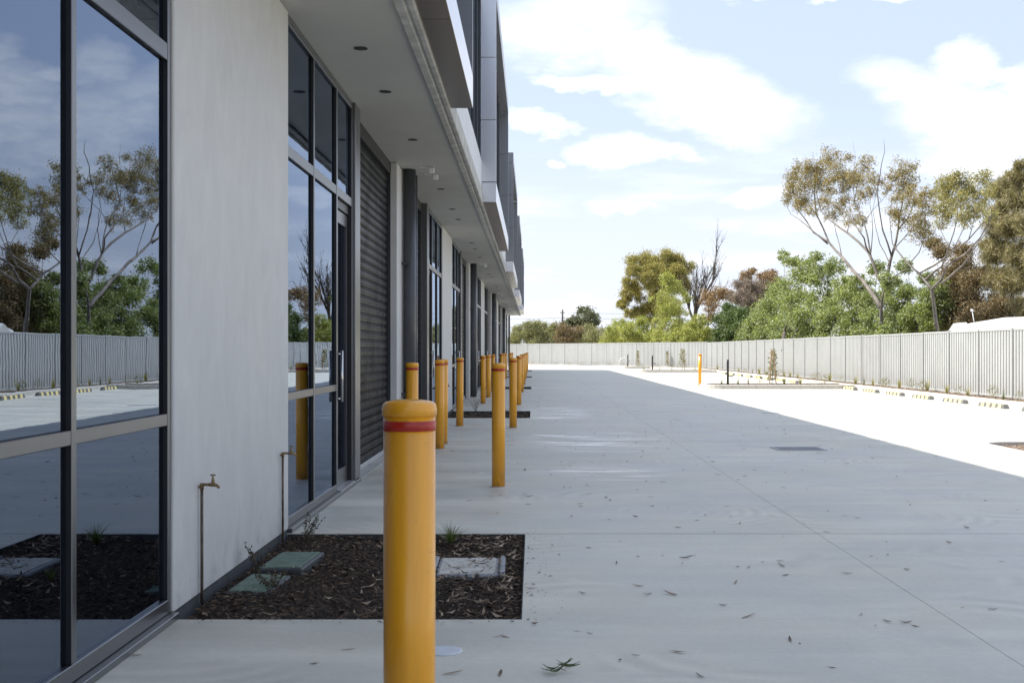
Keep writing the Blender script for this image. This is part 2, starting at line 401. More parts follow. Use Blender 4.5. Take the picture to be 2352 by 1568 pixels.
BARKG = simple('grey_bark', (0.165, 0.145, 0.125), 0.85, var=0.4, nscale=4, bmp=0.3)
BARKD = simple('dark_bark', (0.085, 0.068, 0.055), 0.9, var=0.35, nscale=5, bmp=0.3)


# ------------------------------------------------------------------ mesh helpers
class MB:
    def __init__(s): s.v = []; s.f = []; s.sm = []

    def add(s, vs, fs, smooth=False):
        b = len(s.v)
        s.v.extend([tuple(p) for p in vs])
        s.f.extend([tuple(i + b for i in f) for f in fs])
        s.sm.extend([smooth] * len(fs))
        return s

    def box(s, x0, x1, y0, y1, z0, z1):
        if x0 > x1: x0, x1 = x1, x0
        if y0 > y1: y0, y1 = y1, y0
        if z0 > z1: z0, z1 = z1, z0
        vs = [(x0, y0, z0), (x1, y0, z0), (x1, y1, z0), (x0, y1, z0), (x0, y0, z1), (x1, y0, z1), (x1, y1, z1), (x0, y1, z1)]
        return s.add(vs, [(0, 3, 2, 1), (4, 5, 6, 7), (0, 1, 5, 4), (1, 2, 6, 5), (2, 3, 7, 6), (3, 0, 4, 7)])

    def bbox(s, x0, x1, y0, y1, z0, z1, b=0.006):
        """box with chamfered edges"""
        import bmesh
        if x0 > x1: x0, x1 = x1, x0
        if y0 > y1: y0, y1 = y1, y0
        if z0 > z1: z0, z1 = z1, z0
        t = MB().box(x0, x1, y0, y1, z0, z1)
        bm = bmesh.new()
        vv = [bm.verts.new(p) for p in t.v]
        for f in t.f: bm.faces.new([vv[i] for i in f])
        bmesh.ops.bevel(bm, geom=bm.edges[:], offset=b, segments=1, affect='EDGES')
        bm.verts.index_update()
        s.add([v.co[:] for v in bm.verts], [[v.index for v in f.verts] for f in bm.faces])
        bm.free()
        return s

    def lathe(s, prof, n=28, c=(0, 0, 0), smooth=True):
        vs = []; fs = []
        for r, z in prof:
            for i in range(n):
                a = 2 * math.pi * i / n
                vs.append((c[0] + r * math.cos(a), c[1] + r * math.sin(a), c[2] + z))
        for j in range(len(prof) - 1):
            for i in range(n):
                k = (i + 1) % n
                fs.append((j * n + i, j * n + k, (j + 1) * n + k, (j + 1) * n + i))
        s.add(vs, fs, smooth)
        b = len(s.v) - len(vs)
        s.f.append(tuple(b + (len(prof) - 1) * n + i for i in range(n))); s.sm.append(False)
        s.f.append(tuple(b + i for i in reversed(range(n)))); s.sm.append(False)
        return s

    def tube(s, pts, rad, n=8, cap=True, smooth=True):
        pts = [Vector(p) for p in pts]
        if not hasattr(rad, '__len__'): rad = [rad] * len(pts)
        vs = []; fs = []
        ref = None
        for i, p in enumerate(pts):
            d = (pts[min(i + 1, len(pts) - 1)] - pts[max(i - 1, 0)])
            if d.length < 1e-9: d = Vector((0, 0, 1))
            d.normalize()
            if ref is None:
                ref = d.orthogonal().normalized()
            a = (ref - d * ref.dot(d))
            a = a.normalized() if a.length > 1e-6 else d.orthogonal().normalized()
            ref = a
            b = d.cross(a)
            for k in range(n):
                t = 2 * math.pi * k / n
                vs.append(p + (a * math.cos(t) + b * math.sin(t)) * rad[i])
        for j in range(len(pts) - 1):
            for k in range(n):
                q = (k + 1) % n
                fs.append((j * n + k, j * n + q, (j + 1) * n + q, (j + 1) * n + k))
        s.add(vs, fs, smooth)
        if cap:
            b = len(s.v) - len(vs)
            s.f.append(tuple(b + k for k in reversed(range(n)))); s.sm.append(False)
            s.f.append(tuple(b + (len(pts) - 1) * n + k for k in range(n))); s.sm.append(False)
        return s

    def mesh(s, name, material, origin=(0, 0, 0)):
        me = bpy.data.meshes.new(name)
        ox, oy, oz = origin
        me.from_pydata([(x - ox, y - oy, z - oz) for x, y, z in s.v], [], s.f)
        me.polygons.foreach_set('use_smooth', s.sm)
        me.materials.append(material)
        return me


def link(name, data, parent=None, loc=(0, 0, 0)):
    o = bpy.data.objects.new(name, data)
    COL.objects.link(o)
    o.location = loc
    if parent is not None: o.parent = parent
    return o


def build(mb, name, material, parent=None, origin=(0, 0, 0), loc=(0, 0, 0)):
    return link(name, mb.mesh(name, material, origin), parent, loc)


def tag(o, label=None, cat=None, group=None, kind=None):
    if label: o['label'] = label
    if cat: o['category'] = cat
    if group: o['group'] = group
    if kind: o['kind'] = kind
    return o


def empty(name, loc=(0, 0, 0), parent=None, rz=0.0):
    o = link(name, None, parent, loc)
    o.rotation_euler = (0, 0, rz)
    o.empty_display_size = 0.2
    return o


def copy_tree(o, parent=None, loc=None, rz=None, label=None):
    c = o.copy()
    COL.objects.link(c)
    c.parent = parent
    if loc is not None: c.location = loc
    if rz is not None: c.rotation_euler = (0, 0, rz)
    if label: c['label'] = label
    for ch in list(o.children):
        copy_tree(ch, c)
    return c


def np_mesh(name, V, Q, material, parent=None, loc=(0, 0, 0), smooth=False):
    me = bpy.data.meshes.new(name)
    V = np.asarray(V, dtype=np.float32); Q = np.asarray(Q, dtype=np.int32)
    me.vertices.add(len(V)); me.vertices.foreach_set('co', V.ravel())
    k = Q.shape[1]
    me.loops.add(Q.size); me.loops.foreach_set('vertex_index', Q.ravel())
    me.polygons.add(len(Q))
    me.polygons.foreach_set('loop_start', np.arange(0, Q.size, k, dtype=np.int32))
    if smooth: me.polygons.foreach_set('use_smooth', np.ones(len(Q), dtype=bool))
    me.update(calc_edges=True)
    me.materials.append(material)
    return link(name, me, parent, loc)


def at(u, v, y):
    """a point of the picture at distance y, as a place in the yard"""
    return np.array([(u - VU) * y / F, y, CAMZ - (v - VV) * y / F])


def unit(n, rng=RNG):
    v = rng.normal(size=(n, 3))
    return v / np.linalg.norm(v, axis=1, keepdims=True)


def leaf_quads(C, length, width, droop=0.0, bias=None, rng=RNG, fold=0.0):
    """diamond leaves at centres C: (V, Q)"""
    n = len(C)
    a = unit(n, rng)
    if droop: a[:, 2] -= droop; a /= np.linalg.norm(a, axis=1, keepdims=True)
    nn = unit(n, rng)
    if bias is not None: nn = nn + bias
    b = np.cross(nn, a); b /= (np.linalg.norm(b, axis=1, keepdims=True) + 1e-9)
    L = (length * rng.uniform(0.65, 1.25, n))[:, None]; W = (width * rng.uniform(0.7, 1.25, n))[:, None]
    V = np.stack([C - a * L * .5, C - b * W * .5 - a * L * .06, C + a * L * .5, C + b * W * .5 - a * L * .06], 1).reshape(-1, 3)
    Q = np.arange(4 * n).reshape(n, 4)
    return V, Q


# ------------------------------------------------------------------ the ground
WC0, PER, NB = 7.61, 18.35, 5
WCS = [WC0 + PER * k for k in range(NB)]
BEND = WCS[-1] + 6.6                                       # far end of the building
XF = -1.81                                                 # face of the ground-floor walls
BEDX0, BEDX1 = XF - 0.0, -0.055

gr = build(MB().add([(-900, -300, -.16), (900, -300, -.16), (900, 1500, -.16), (-900, 1500, -.16)], [(0, 1, 2, 3)]), 'ground', GROUNDM)
tag(gr, 'dry grass and earth around the yard', None, kind='structure')

# yard: slabs with real joints between them, notched round the mulch beds
yard = build(MB().box(-2.3, 11.5, -6, 122, -.155, -.13), 'concrete_yard', RAWC)
tag(yard, 'pale trowelled concrete yard with saw cut joints', None, kind='structure')
J = 0.0019
XB = [-2.2, 2.10, 6.9, 11.40]
YB = [-5.5]
for k in range(NB):
    YB += [WCS[k] + 1.42]
    if k < NB - 1: YB += [WCS[k] + 1.42 + PER / 2]
YB += [WCS[-1] + 12.5, 121.5]
for i in range(3):
    for j in range(len(YB) - 1):
        x0, x1, y0, y1 = XB[i] + J, XB[i + 1] - J, YB[j] + .011, YB[j + 1] - .011
        mb = MB()
        cut = None
        if i == 0:
            for wc in WCS:
                if abs((wc + 1.42) - YB[j + 1]) < 1e-6: cut = wc
        if cut is None:
            mb.box(x0, x1, y0, y1, -.12, 0)
        else:
            yb = cut - 1.46
            # L-shaped slab, the bed sits in its far left corner
            top = [(x0, y0), (x1, y0), (x1, y1), (BEDX1, y1), (BEDX1, yb), (x0, yb)]
            n = len(top)
            mb.add([(x, y, 0) for x, y in top] + [(x, y, -.12) for x, y in top],
                   [(0, 1, 4, 5), (1, 2, 3, 4)] + [(q, q + n, (q + 1) % n + n, (q + 1) % n) for q in range(n)])
        build(mb, 'slab', CONC, yard)
        if cut is not None:   # little strip of slab behind the bed's far edge is the next slab; bed soil lies below
            pass


def chips(x0, x1, y0, y1, n, z, lmin, lmax, rng=RNG, hump=0.03, tilt=0.5):
    C = np.stack([rng.uniform(x0, x1, n), rng.uniform(y0, y1, n), np.zeros(n)], 1)
    C[:, 2] = z + rng.uniform(0, hump, n) + 0.012 * np.sin(C[:, 0] * 5.1) * np.sin(C[:, 1] * 3.3 + 1)
    th = rng.uniform(0, 2 * math.pi, n)
    a = np.stack([np.cos(th), np.sin(th), rng.normal(0, tilt * .5, n)], 1); a /= np.linalg.norm(a, axis=1, keepdims=True)
    up = np.stack([rng.normal(0, tilt, n), rng.normal(0, tilt, n), np.ones(n)], 1)
    b = np.cross(up, a); b /= np.linalg.norm(b, axis=1, keepdims=True)
    c = np.cross(a, b)
    L = rng.uniform(lmin, lmax, n)[:, None] * rng.uniform(.5, 1, n)[:, None]; W = L * rng.uniform(.14, .38, n)[:, None]
    H = W * .35
    V = np.stack([C - a * L * .5, C - b * W * .5, C + a * L * .5, C + b * W * .5, C + c * H], 1).reshape(-1, 3)
    i0 = (np.arange(n) * 5)[:, None]
    T = np.concatenate([i0 + np.array([[0, 1, 4]]), i0 + np.array([[1, 2, 4]]), i0 + np.array([[2, 3, 4]]), i0 + np.array([[3, 0, 4]])], 0)
    return V, T


bed_n = [19000, 3500, 700, 300, 200]
bed_lab = ['nearest dark bark mulch bed with green and grey lids at the wall foot', 'second mulch bed along the building, behind the first pair of doors',
           'third mulch bed along the building from the front', 'fourth mulch bed along the building from the front', 'farthest mulch bed along the building']
for k, wc in enumerate(WCS):
    y0, y1 = wc - 1.46, wc + 1.42
    b = empty('mulch_bed', (0, 0, 0))
    tag(b, bed_lab[k], 'mulch bed', 'mulch beds cut into the concrete along the wall')
    nx, ny = 20, 30
    vs = []; fs = []
    for j in range(ny + 1):
        for i in range(nx + 1):
            x = BEDX0 - .08 + (BEDX1 - BEDX0 + .07) * i / nx; y = y0 + .005 + (y1 - y0 - .01) * j / ny
            z = -.055 + 0.012 * math.sin(x * 5.1) * math.sin(y * 3.3 + 1)
            vs.append((x, y, z))
    for j in range(ny):
        for i in range(nx): fs.append((j * (nx + 1) + i, j * (nx + 1) + i + 1, (j + 1) * (nx + 1) + i + 1, (j + 1) * (nx + 1) + i))
    build(MB().add(vs, fs, True), 'soil', SOIL, b)
    V, T = chips(BEDX0 + .02, BEDX1 - .012, y0 + .012, y1 - .012, bed_n[k], -.042, 0.018, 0.07 if k == 0 else 0.09)
    o_ = np_mesh('bark_chips', V, T, MULCH, b); o_['kind'] = 'stuff'
    if k < 2:
        n = 330 if k == 0 else 80
        C = np.stack([BEDX1 - .05 - np.abs(RNG.normal(0, .42, n)), RNG.uniform(y0 + .05, y1 - .05, n), RNG.uniform(-.012, .006, n)], 1)
        C = C[C[:, 0] > BEDX0 + .1]
        ang = RNG.uniform(0, 6.28, len(C))
        a = np.stack([np.cos(ang), np.sin(ang), RNG.normal(0, .15, len(C))], 1); bb = np.stack([-np.sin(ang), np.cos(ang), RNG.normal(0, .3, len(C))], 1)
        L = RNG.uniform(.05, .11, len(C))[:, None]; W = RNG.uniform(.010, .018, len(C))[:, None]
        up = np.array([[0, 0, 1.0]])
        V = np.stack([C - a * L * .5 + up * .008, C - bb * W * .5, C + a * L * .5 + up * .014, C + bb * W * .5], 1).reshape(-1, 3)
        o_ = np_mesh('fallen_leaves', V, np.arange(len(V)).reshape(-1, 4), L_WEED if k else STRAW, b); o_['kind'] = 'stuff'
    # black edging where the slab meets the soil
    e = MB()
    e.box(BEDX1 - .006, BEDX1 - .001, y0, y1, -.11, -.004)
    e.box(BEDX0, BEDX1 - .007, y1 - .008, y1 - .002, -.11, -.004)
    build(e, 'edging', FOOT, b)

# ------------------------------------------------------------------ the building
BO = (XF, 46.0, 0.0)
bl = empty('warehouse_building', BO)
tag(bl, 'long two storey warehouse units with dark glazing, roller doors and boxed upper windows', 'building')


def part(mb, name, material, parent=None): return build(mb, name, material, parent or bl, BO)


def group_part(name): return empty(name, (0, 0, 0), bl)


# shell: ground slab, rear wall, ends, upper floor, roof
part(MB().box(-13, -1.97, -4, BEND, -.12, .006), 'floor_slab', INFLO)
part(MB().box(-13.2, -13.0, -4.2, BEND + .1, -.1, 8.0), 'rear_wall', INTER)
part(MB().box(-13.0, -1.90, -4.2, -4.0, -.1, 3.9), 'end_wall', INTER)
part(MB().box(-13.0, -1.83, BEND, BEND + .12, -.1, 8.0), 'end_wall', WALL)
part(MB().box(-13.0, -1.12, -4.2, BEND + .1, 3.92, 4.1), 'upper_floor', RAWC)
part(MB().box(-13.3, -1.0, -4.3, BEND + .15, 7.55, 7.72), 'roof', CLADD)
for k in range(NB - 1):
    c = WCS[k] + PER / 2
    part(MB().box(-12.9, -1.99, c - .06, c + .06, 0, 3.9), 'party_wall', INTER)

ZS = 3.86
part(MB().box(-2.25, -1.003, -4.2, BEND, ZS, ZS + .05), 'soffit', SOFF)
edges = [-4.0] + [v for k in range(NB) for v in (WCS[k], WCS[k] + PER / 2)]
edges = [e for e in edges if e < BEND - 1] + [BEND]
for a, b in zip(edges[:-1], edges[1:]):
    m = MB()
    m.bbox(-1.0, -.925, a + .006, b - .006, ZS - .025, ZS + .20, .008)
    m.box(-.926, -.905, a + .006, b - .006, ZS - .008, ZS + .19)
    m.bbox(-.906, -.855, a + .006, b - .006, ZS - .02, ZS + .20, .008)
    part(m, 'canopy_beam', RAWC)
part(MB().box(-.985, -.872, -4.0, BEND, ZS + .21, 4.57), 'spandrel', SPAN)

# piers at unit boundaries and white walls
for k in range(NB):
    wc = WCS[k]
    part(MB().bbox(XF - .16, XF, wc - 1.44, wc + 1.44, .03, ZS - .004, .008), 'wall_panel', WALL)
    part(MB().box(XF - .15, XF - .006, wc - 1.435, wc + 1.435, -.11, .028), 'footing', FOOT)
    c = wc + PER / 2
    if c < BEND:
        part(MB().bbox(XF - .30, XF, c - .46, c + .46, .0, ZS - .004, .01), 'pier', WALL)
part(MB().bbox(XF - .30, XF, BEND - .35, BEND - .002, 0, ZS - .004, .01), 'pier', WALL)

# roller slat shared by all the doors
SLATP = .1005
prof = [(-.012, .000), (.003, .003), (.007, .010), (.010, .030), (.010, .052), (.007, .068), (.002, .074), (-.008, .075), (-.008, .080), (.004, .081), (.006, .087), (.004, .093), (-.012, .0945), (-.012, .1004)]


def slat_mb(length, count, z0=0.0):
    m = MB()
    for q in range(count):
        vs = [(x, yy, z0 + q * SLATP + z) for yy in (0, length) for x, z in prof]
        n = len(prof)
        m.add(vs, [(i, i + 1, n + i + 1, n + i) if False else (i, n + i, n + i + 1, i + 1) for i in range(n - 1)], False)
    return m


def half_unit(wc, s, idx, mull):
    Y = lambda t: wc + s * t
    xf = XF - .014                        # frame face
    xg = xf - .024                        # glass face
    win = group_part('shopfront_window')

    def bar(name, t0, t1, z0, z1, x1=xf, d=.10, m=FRAME, p=win):
        o_ = part(MB().bbox(x1 - d, x1, Y(t0), Y(t1), z0, z1, .003), name, m, p)
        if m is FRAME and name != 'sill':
            o_.data.materials.append(FRAMESH)
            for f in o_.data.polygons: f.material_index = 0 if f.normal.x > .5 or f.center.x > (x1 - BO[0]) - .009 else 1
        return o_
    ta, tb, tc_, td = 1.445, mull[0], mull[1], 4.78
    sl = .105
    bar('sill', ta, tc_ - .03, .036, sl)
    bar('sill', ta, td + .30, .0, .034, XF + .028, .14, FRAME)
    bar('head', ta, td, ZS - .075, ZS - .002)
    bar('jamb', ta, ta + .05, sl, ZS - .077)
    bar('mullion', tb - .025, tb + .025, sl, ZS - .077)
    bar('mullion', tc_ - .03, tc_ + .03, .036, ZS - .077)
    bar('jamb', td - .06, td, .036, ZS - .077)
    bays = [(ta + .05, tb - .025), (tb + .025, tc_ - .03), (tc_ + .03, td - .06)]
    for bi, (a, b) in enumerate(bays):
        bar('transom', a + .001, b - .001, 2.80, 2.885, xf - .003)
        part(MB().box(xg - .008, xg, Y(a), Y(b), 2.886, ZS - .078), 'pane', GLASS, win)
        if bi < 2:
            bar('mid_rail', a + .001, b - .001, .975, 1.035, xf - .003)
            part(MB().box(xg - .008, xg, Y(a), Y(b), 1.036, 2.799), 'pane', GLASS, win)
            part(MB().box(xg - .008, xg, Y(a), Y(b), sl + .001, .974), 'pane', GLASS, win)
    # hinged door in the last bay, set back in its frame
    a, b = bays[2]
    dr = group_part('door')
    xd = xf - .045
    bar('stile', a + .012, a + .09, .05, 2.70, xd, .05, DARK, dr)
    bar('stile', b - .09, b - .012, .05, 2.70, xd, .05, DARK, dr)
    bar('rail', a + .091, b - .091, .05, .20, xd - .002, .046, FRAME, dr)
    bar('rail', a + .091, b - .091, 2.58, 2.70, xd - .002, .046, FRAME, dr)
    bar('door_head', a + .002, b - .002, 2.712, 2.798, xd + .01, .06, DARK, dr)
    part(MB().box(xd - .034, xd - .026, Y(a + .092), Y(b - .092), .201, 2.579), 'pane', GLASS, dr)
    part(MB().box(xd - .05, XF + .02, Y(a + .01), Y(b - .01), .0355, .046), 'threshold', ALU, dr)
    hy = Y(a + .055)
    h = MB().tube([(xd - .004, hy, .90), (xd + .075, hy, .90)], .010, 8)
    h.tube([(xd - .004, hy, 1.32), (xd + .075, hy, 1.32)], .010, 8)
    h.tube([(xd + .075, hy, .87), (xd + .075, hy, 1.35)], .014, 10)
    part(h, 'handle', STEEL, dr)
    # wide metal post
    part(MB().bbox(XF - .16, XF + .012, Y(td + .002), Y(5.13), .0355, ZS - .003, .006), 'clad_post', FRAME)
    # roller door
    rd = group_part('roller_door')
    xr = XF - .135
    t0, t1 = 5.16, 8.74 - (.0)
    ya, yb = sorted((Y(t0), Y(t1)))
    if yb < BEND + .01:
        ns = 36
        if idx < 3:
            sm = slat_mb(yb - ya - .10, 1).mesh('slat', SLAT)
            for q in range(ns):
                link('slat', sm, rd, (xr - BO[0], ya + .05 - BO[1], .07 + q * SLATP))
        else:
            sm = slat_mb(yb - ya - .10, ns, .07).mesh('curtain', SLAT)
            link('curtain', sm, rd, (xr - BO[0], ya + .05 - BO[1], 0))
        part(MB().bbox(xr - .03, xr + .02, ya + .055, yb - .055, .008, .068, .004), 'bottom_rail', ALU, rd)
        part(MB().box(xr - .03, xr + .045, ya - .02, ya + .048, 0, ZS - .02), 'guide', DARK, rd)
        part(MB().box(xr - .03, xr + .045, yb - .048, yb + .015, 0, ZS - .02), 'guide', DARK, rd)
        part(MB().box(xr - .25, xr + .05, ya - .02, yb + .012, 3.70, ZS - .003), 'drum_cover', BLACK, rd)  # drum cover in black, the lintel shadow put into its colour
        part(MB().box(xr - .4, xr - .05, ya - .02, yb + .02, -.004, 3.72), 'backing', BLACK, rd)
        part(MB().box(xr - .02, XF + .0, ya, yb, -.10, .004), 'apron', RAWC, rd)
    # downlights
    for t in (2.55, 4.25, 6.95):
        y = Y(t)
        if -3 < y < BEND - 1:
            d = part(MB().lathe([(.058, 0), (.058, .004), (.050, .005)], 24, (-1.43, y, ZS - .006)), 'downlight', BLACK)


hi = 0
for k, wc in enumerate(WCS):
    for s in (-1, 1):
        half_unit(wc, s, hi, (2.745, 3.95) if hi == 0 else (2.60, 3.79))
        hi += 1

# paired downpipes in front of each pier, with brackets
for k in range(NB - 1):
    c = WCS[k] + PER / 2
    for dy in (.18, .72):
        y = c + dy
        m = MB().tube([(-1.712, y, .02), (-1.712, y, ZS - .01)], .088 if dy < .5 else .062, 20)
        dp = part(m, 'downpipe', PIPE)
        for z in (.75, 2.55):
            part(MB().box(XF, -1.72, y - .14, y - .085, z - .018, z + .018), 'bracket', DARK, dp)
part(MB().tube([(-1.70, BEND - .2, .02), (-1.70, BEND - .2, ZS - .01)], .07, 16), 'downpipe', PIPE)

# clear emergency sign holders under the soffit
for k in range(NB - 1):
    c = WCS[k] + PER / 2
    for dy in (-.1, .55):
        m = MB().box(-1.54, -1.36, c + dy, c + dy + .05, ZS - .014, ZS - .001)
        m.bbox(-1.42, -1.345, c + dy - .02, c + dy + .07, ZS - .085, ZS - .0145, .01)
        part(m, 'emergency_fitting', WHITEP)

# boxed-out upper windows
XB0, XB1, ZB0, ZB1 = -.868, -.625, 3.875, 7.69
for k, wc in enumerate(WCS):
    bx = group_part('window_box')
    ya, yb = wc - 5.15, wc + 5.15
    L3 = (yb - ya) / 3
    for q in range(3):
        a, b = ya + q * L3 + .004, ya + (q + 1) * L3 - .004
        p_ = part(MB().bbox(XB0, XB1, a, b, ZB0, ZB0 + .335, .003), 'panel', CLAD, bx)
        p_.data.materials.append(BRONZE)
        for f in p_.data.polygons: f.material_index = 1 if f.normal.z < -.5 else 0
        part(MB().bbox(XB0, XB1, a, b, ZB1 - .32, ZB1, .003), 'panel', CLADD, bx)
    zs = [ZB0 + .343, ZB0 + 1.40, ZB0 + 2.46, ZB1 - .328]
    for z0, z1 in zip(zs[:-1], zs[1:]):
        part(MB().bbox(XB0 - .02, XB1, ya, ya + .07, z0 + .004, z1 - .004, .003), 'panel', CLAD if k < 2 else CLADD, bx)
        part(MB().bbox(XB0 - .02, XB1, yb - .07, yb, z0 + .004, z1 - .004, .003), 'panel', CLADD, bx)
    nm = 9
    for q in range(nm + 1):
        y = ya + .07 + (yb - ya - .14) * q / nm
        if 0 < q < nm: part(MB().box(XB0 - .02, XB0 + .05, y - .025, y + .025, ZB0 + .337, ZB1 - .323), 'mullion', DARK, bx)
    for q in range(nm):
        y = ya + .07 + (yb - ya - .14) * q / nm; y2 = ya + .07 + (yb - ya - .14) * (q + 1) / nm
        part(MB().box(XB0 - .008, XB0, y + .026, y2 - .026, ZB0 + .338, ZB1 - .324), 'pane', GLASS, bx)
    # windows between this box and the next
    y0, y1 = yb, (WCS[k + 1] - 5.15 if k + 1 < NB else BEND)
    if k == 0:
        pass
    uw = group_part('upper_window')
    nm = max(2, int(round((y1 - y0) / 1.2)))
    part(MB().box(-.98, -.885, y0, y1, 4.571, 4.64), 'sill', DARK, uw)
    for q in range(nm + 1):
        y = min(max(y0 + (y1 - y0) * q / nm, y0 + .03), y1 - .03)
        part(MB().box(-.97, -.89, y - .028, y + .028, 4.641, 7.3), 'mullion', DARK, uw)
    for q in range(nm):
        part(MB().box(-.935, -.927, y0 + (y1 - y0) * q / nm + .032, y0 + (y1 - y0) * (q + 1) / nm - .032, 4.642, 7.3), 'pane', GLASS, uw)
part(MB().box(-1.0, -.90, -4.2, BEND + .1, 7.301, 8.02), 'parapet', CLADD)
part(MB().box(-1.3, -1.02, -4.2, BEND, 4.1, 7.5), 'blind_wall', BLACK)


# ------------------------------------------------------------------ bollards
def bollard_proto():
    r = empty('bollard')
    build(MB().lathe([(.066, 0), (.066, 1.174)], 32), 'tube', YEL, r)
    build(MB().lathe([(.0662, 1.170), (.0695, 1.172), (.0695, 1.190), (.0675, 1.199), (.060, 1.206), (.035, 1.2105), (.004, 1.212)], 32), 'cap', YEL, r)
    build(MB().lathe([(.0664, 1.134), (.0672, 1.1345), (.0672, 1.1585), (.0664, 1.159)], 32), 'band', RED, r)
    build(MB().lathe([(.079, .0005), (.077, .004), (.066, .005)], 24), 'grout_ring', KERB, r)
    return r


spots = []
ordn = ['nearest', 'second', 'third', 'fourth', 'fifth', 'sixth', 'seventh', 'eighth', 'ninth', 'tenth']
q = 0
for k, wc in enumerate(WCS):
    for s in (-1, 1):
        x = -.335 - .006 * q
        y = wc + s * 4.5
        if q == 0: x, y = -.3145, 3.115
        if q == 1: x, y = -.342, 12.16
        lab = 'yellow bollard with a red band, the large one closest to the camera' if q == 0 else f'yellow bollard with red band, {ordn[q]} in the outer row from the camera'
        spots.append((x, y, lab)); q += 1
q = 0
for k in range(NB - 1):
    c = WCS[k] + PER / 2
    for dy, x in ((-3.94, -1.272), (.05, -1.285), (.90, -1.30), (5.1, -1.31)):
        w_ = ordn[q] if q < 10 else {10: 'eleventh', 11: 'twelfth', 12: 'thirteenth', 13: 'fourteenth', 14: 'fifteenth', 15: 'sixteenth'}[q]
        spots.append((x, c + dy, f'yellow bollard with red band by the doors, {w_} in the inner row from the camera')); q += 1
spots.append((6.50, 47.6, 'lone sunlit yellow bollard standing at the head of a parking island'))
bp = bollard_proto()
tag(bp, None, 'bollard', 'yellow bollards guarding the building')
for i, (x, y, lab) in enumerate(spots):
    o_ = bp if i == 0 else copy_tree(bp)
    o_.location = (x, y, 0); o_.rotation_euler = (R(random.uniform(-.35, .35)) if i else 0, R(random.uniform(-.35, .35)) if i else 0, random.uniform(0, 6.28))
    o_['label'] = lab
    if i == 0: o_.scale = (1, 1, 1.012)

# ------------------------------------------------------------------ taps on the wall
tap_lab = ['brass garden tap on a thin pipe, middle of the nearest white wall', 'brass garden tap on a thin pipe at the far edge of the nearest white wall', 'far brass tap on the second white wall']


def tap(y, z, lab):
    r = empty('garden_tap', (XF, y, 0))
    tag(r, lab, 'tap', 'garden taps on the white walls')
    o = (XF, y, 0)
    x = XF + .018
    r.scale = (1, 1, 1)
    K = .54
    T = lambda dx, dz: (x + dx * K, y, z + dz * K)
    build(MB().tube([(x, y, -.08), (x, y, z)], .0082, 10), 'pipe', COPPER, r, o)
    m = MB().tube([(XF - .01, y, z - .012), (x - .002, y, z - .012)], .007, 8)
    m.tube([T(0, -.05), T(0, -.008), T(0, .014)], .0105, 10)
    m.tube([T(-.005, 0), T(.045, .002), T(.075, .002)], [.0095, .008, .009], 10)
    build(m, 'elbow', BRASS, r, o)
    m = MB().tube([T(.07, 0), T(.115, .002), T(.15, -.006), T(.168, -.022), T(.172, -.036)], [.009, .0115, .009, .0075, .0075], 12)
    m.lathe([(.018 * K, 0), (.021 * K, .018 * K), (.015 * K, .026 * K), (.018 * K, .034 * K), (.013 * K, .050 * K), (.010 * K, .066 * K)], 14, T(.112, .008))
    build(m, 'valve', BRASS, r, o)
    m = MB().tube([T(.112, .07), T(.112, .096)], .0035, 8)
    m.tube([T(.086, .094), T(.102, .100), T(.112, .098), T(.122, .100), T(.138, .094)], [.0048, .0034, .0034, .0034, .0048], 8)
    build(m, 'tee_handle', BRASS, r, o)


tap(6.62, .625, tap_lab[0]); tap(8.76, .615, tap_lab[1]); tap(WCS[1] - .8, .62, tap_lab[2])


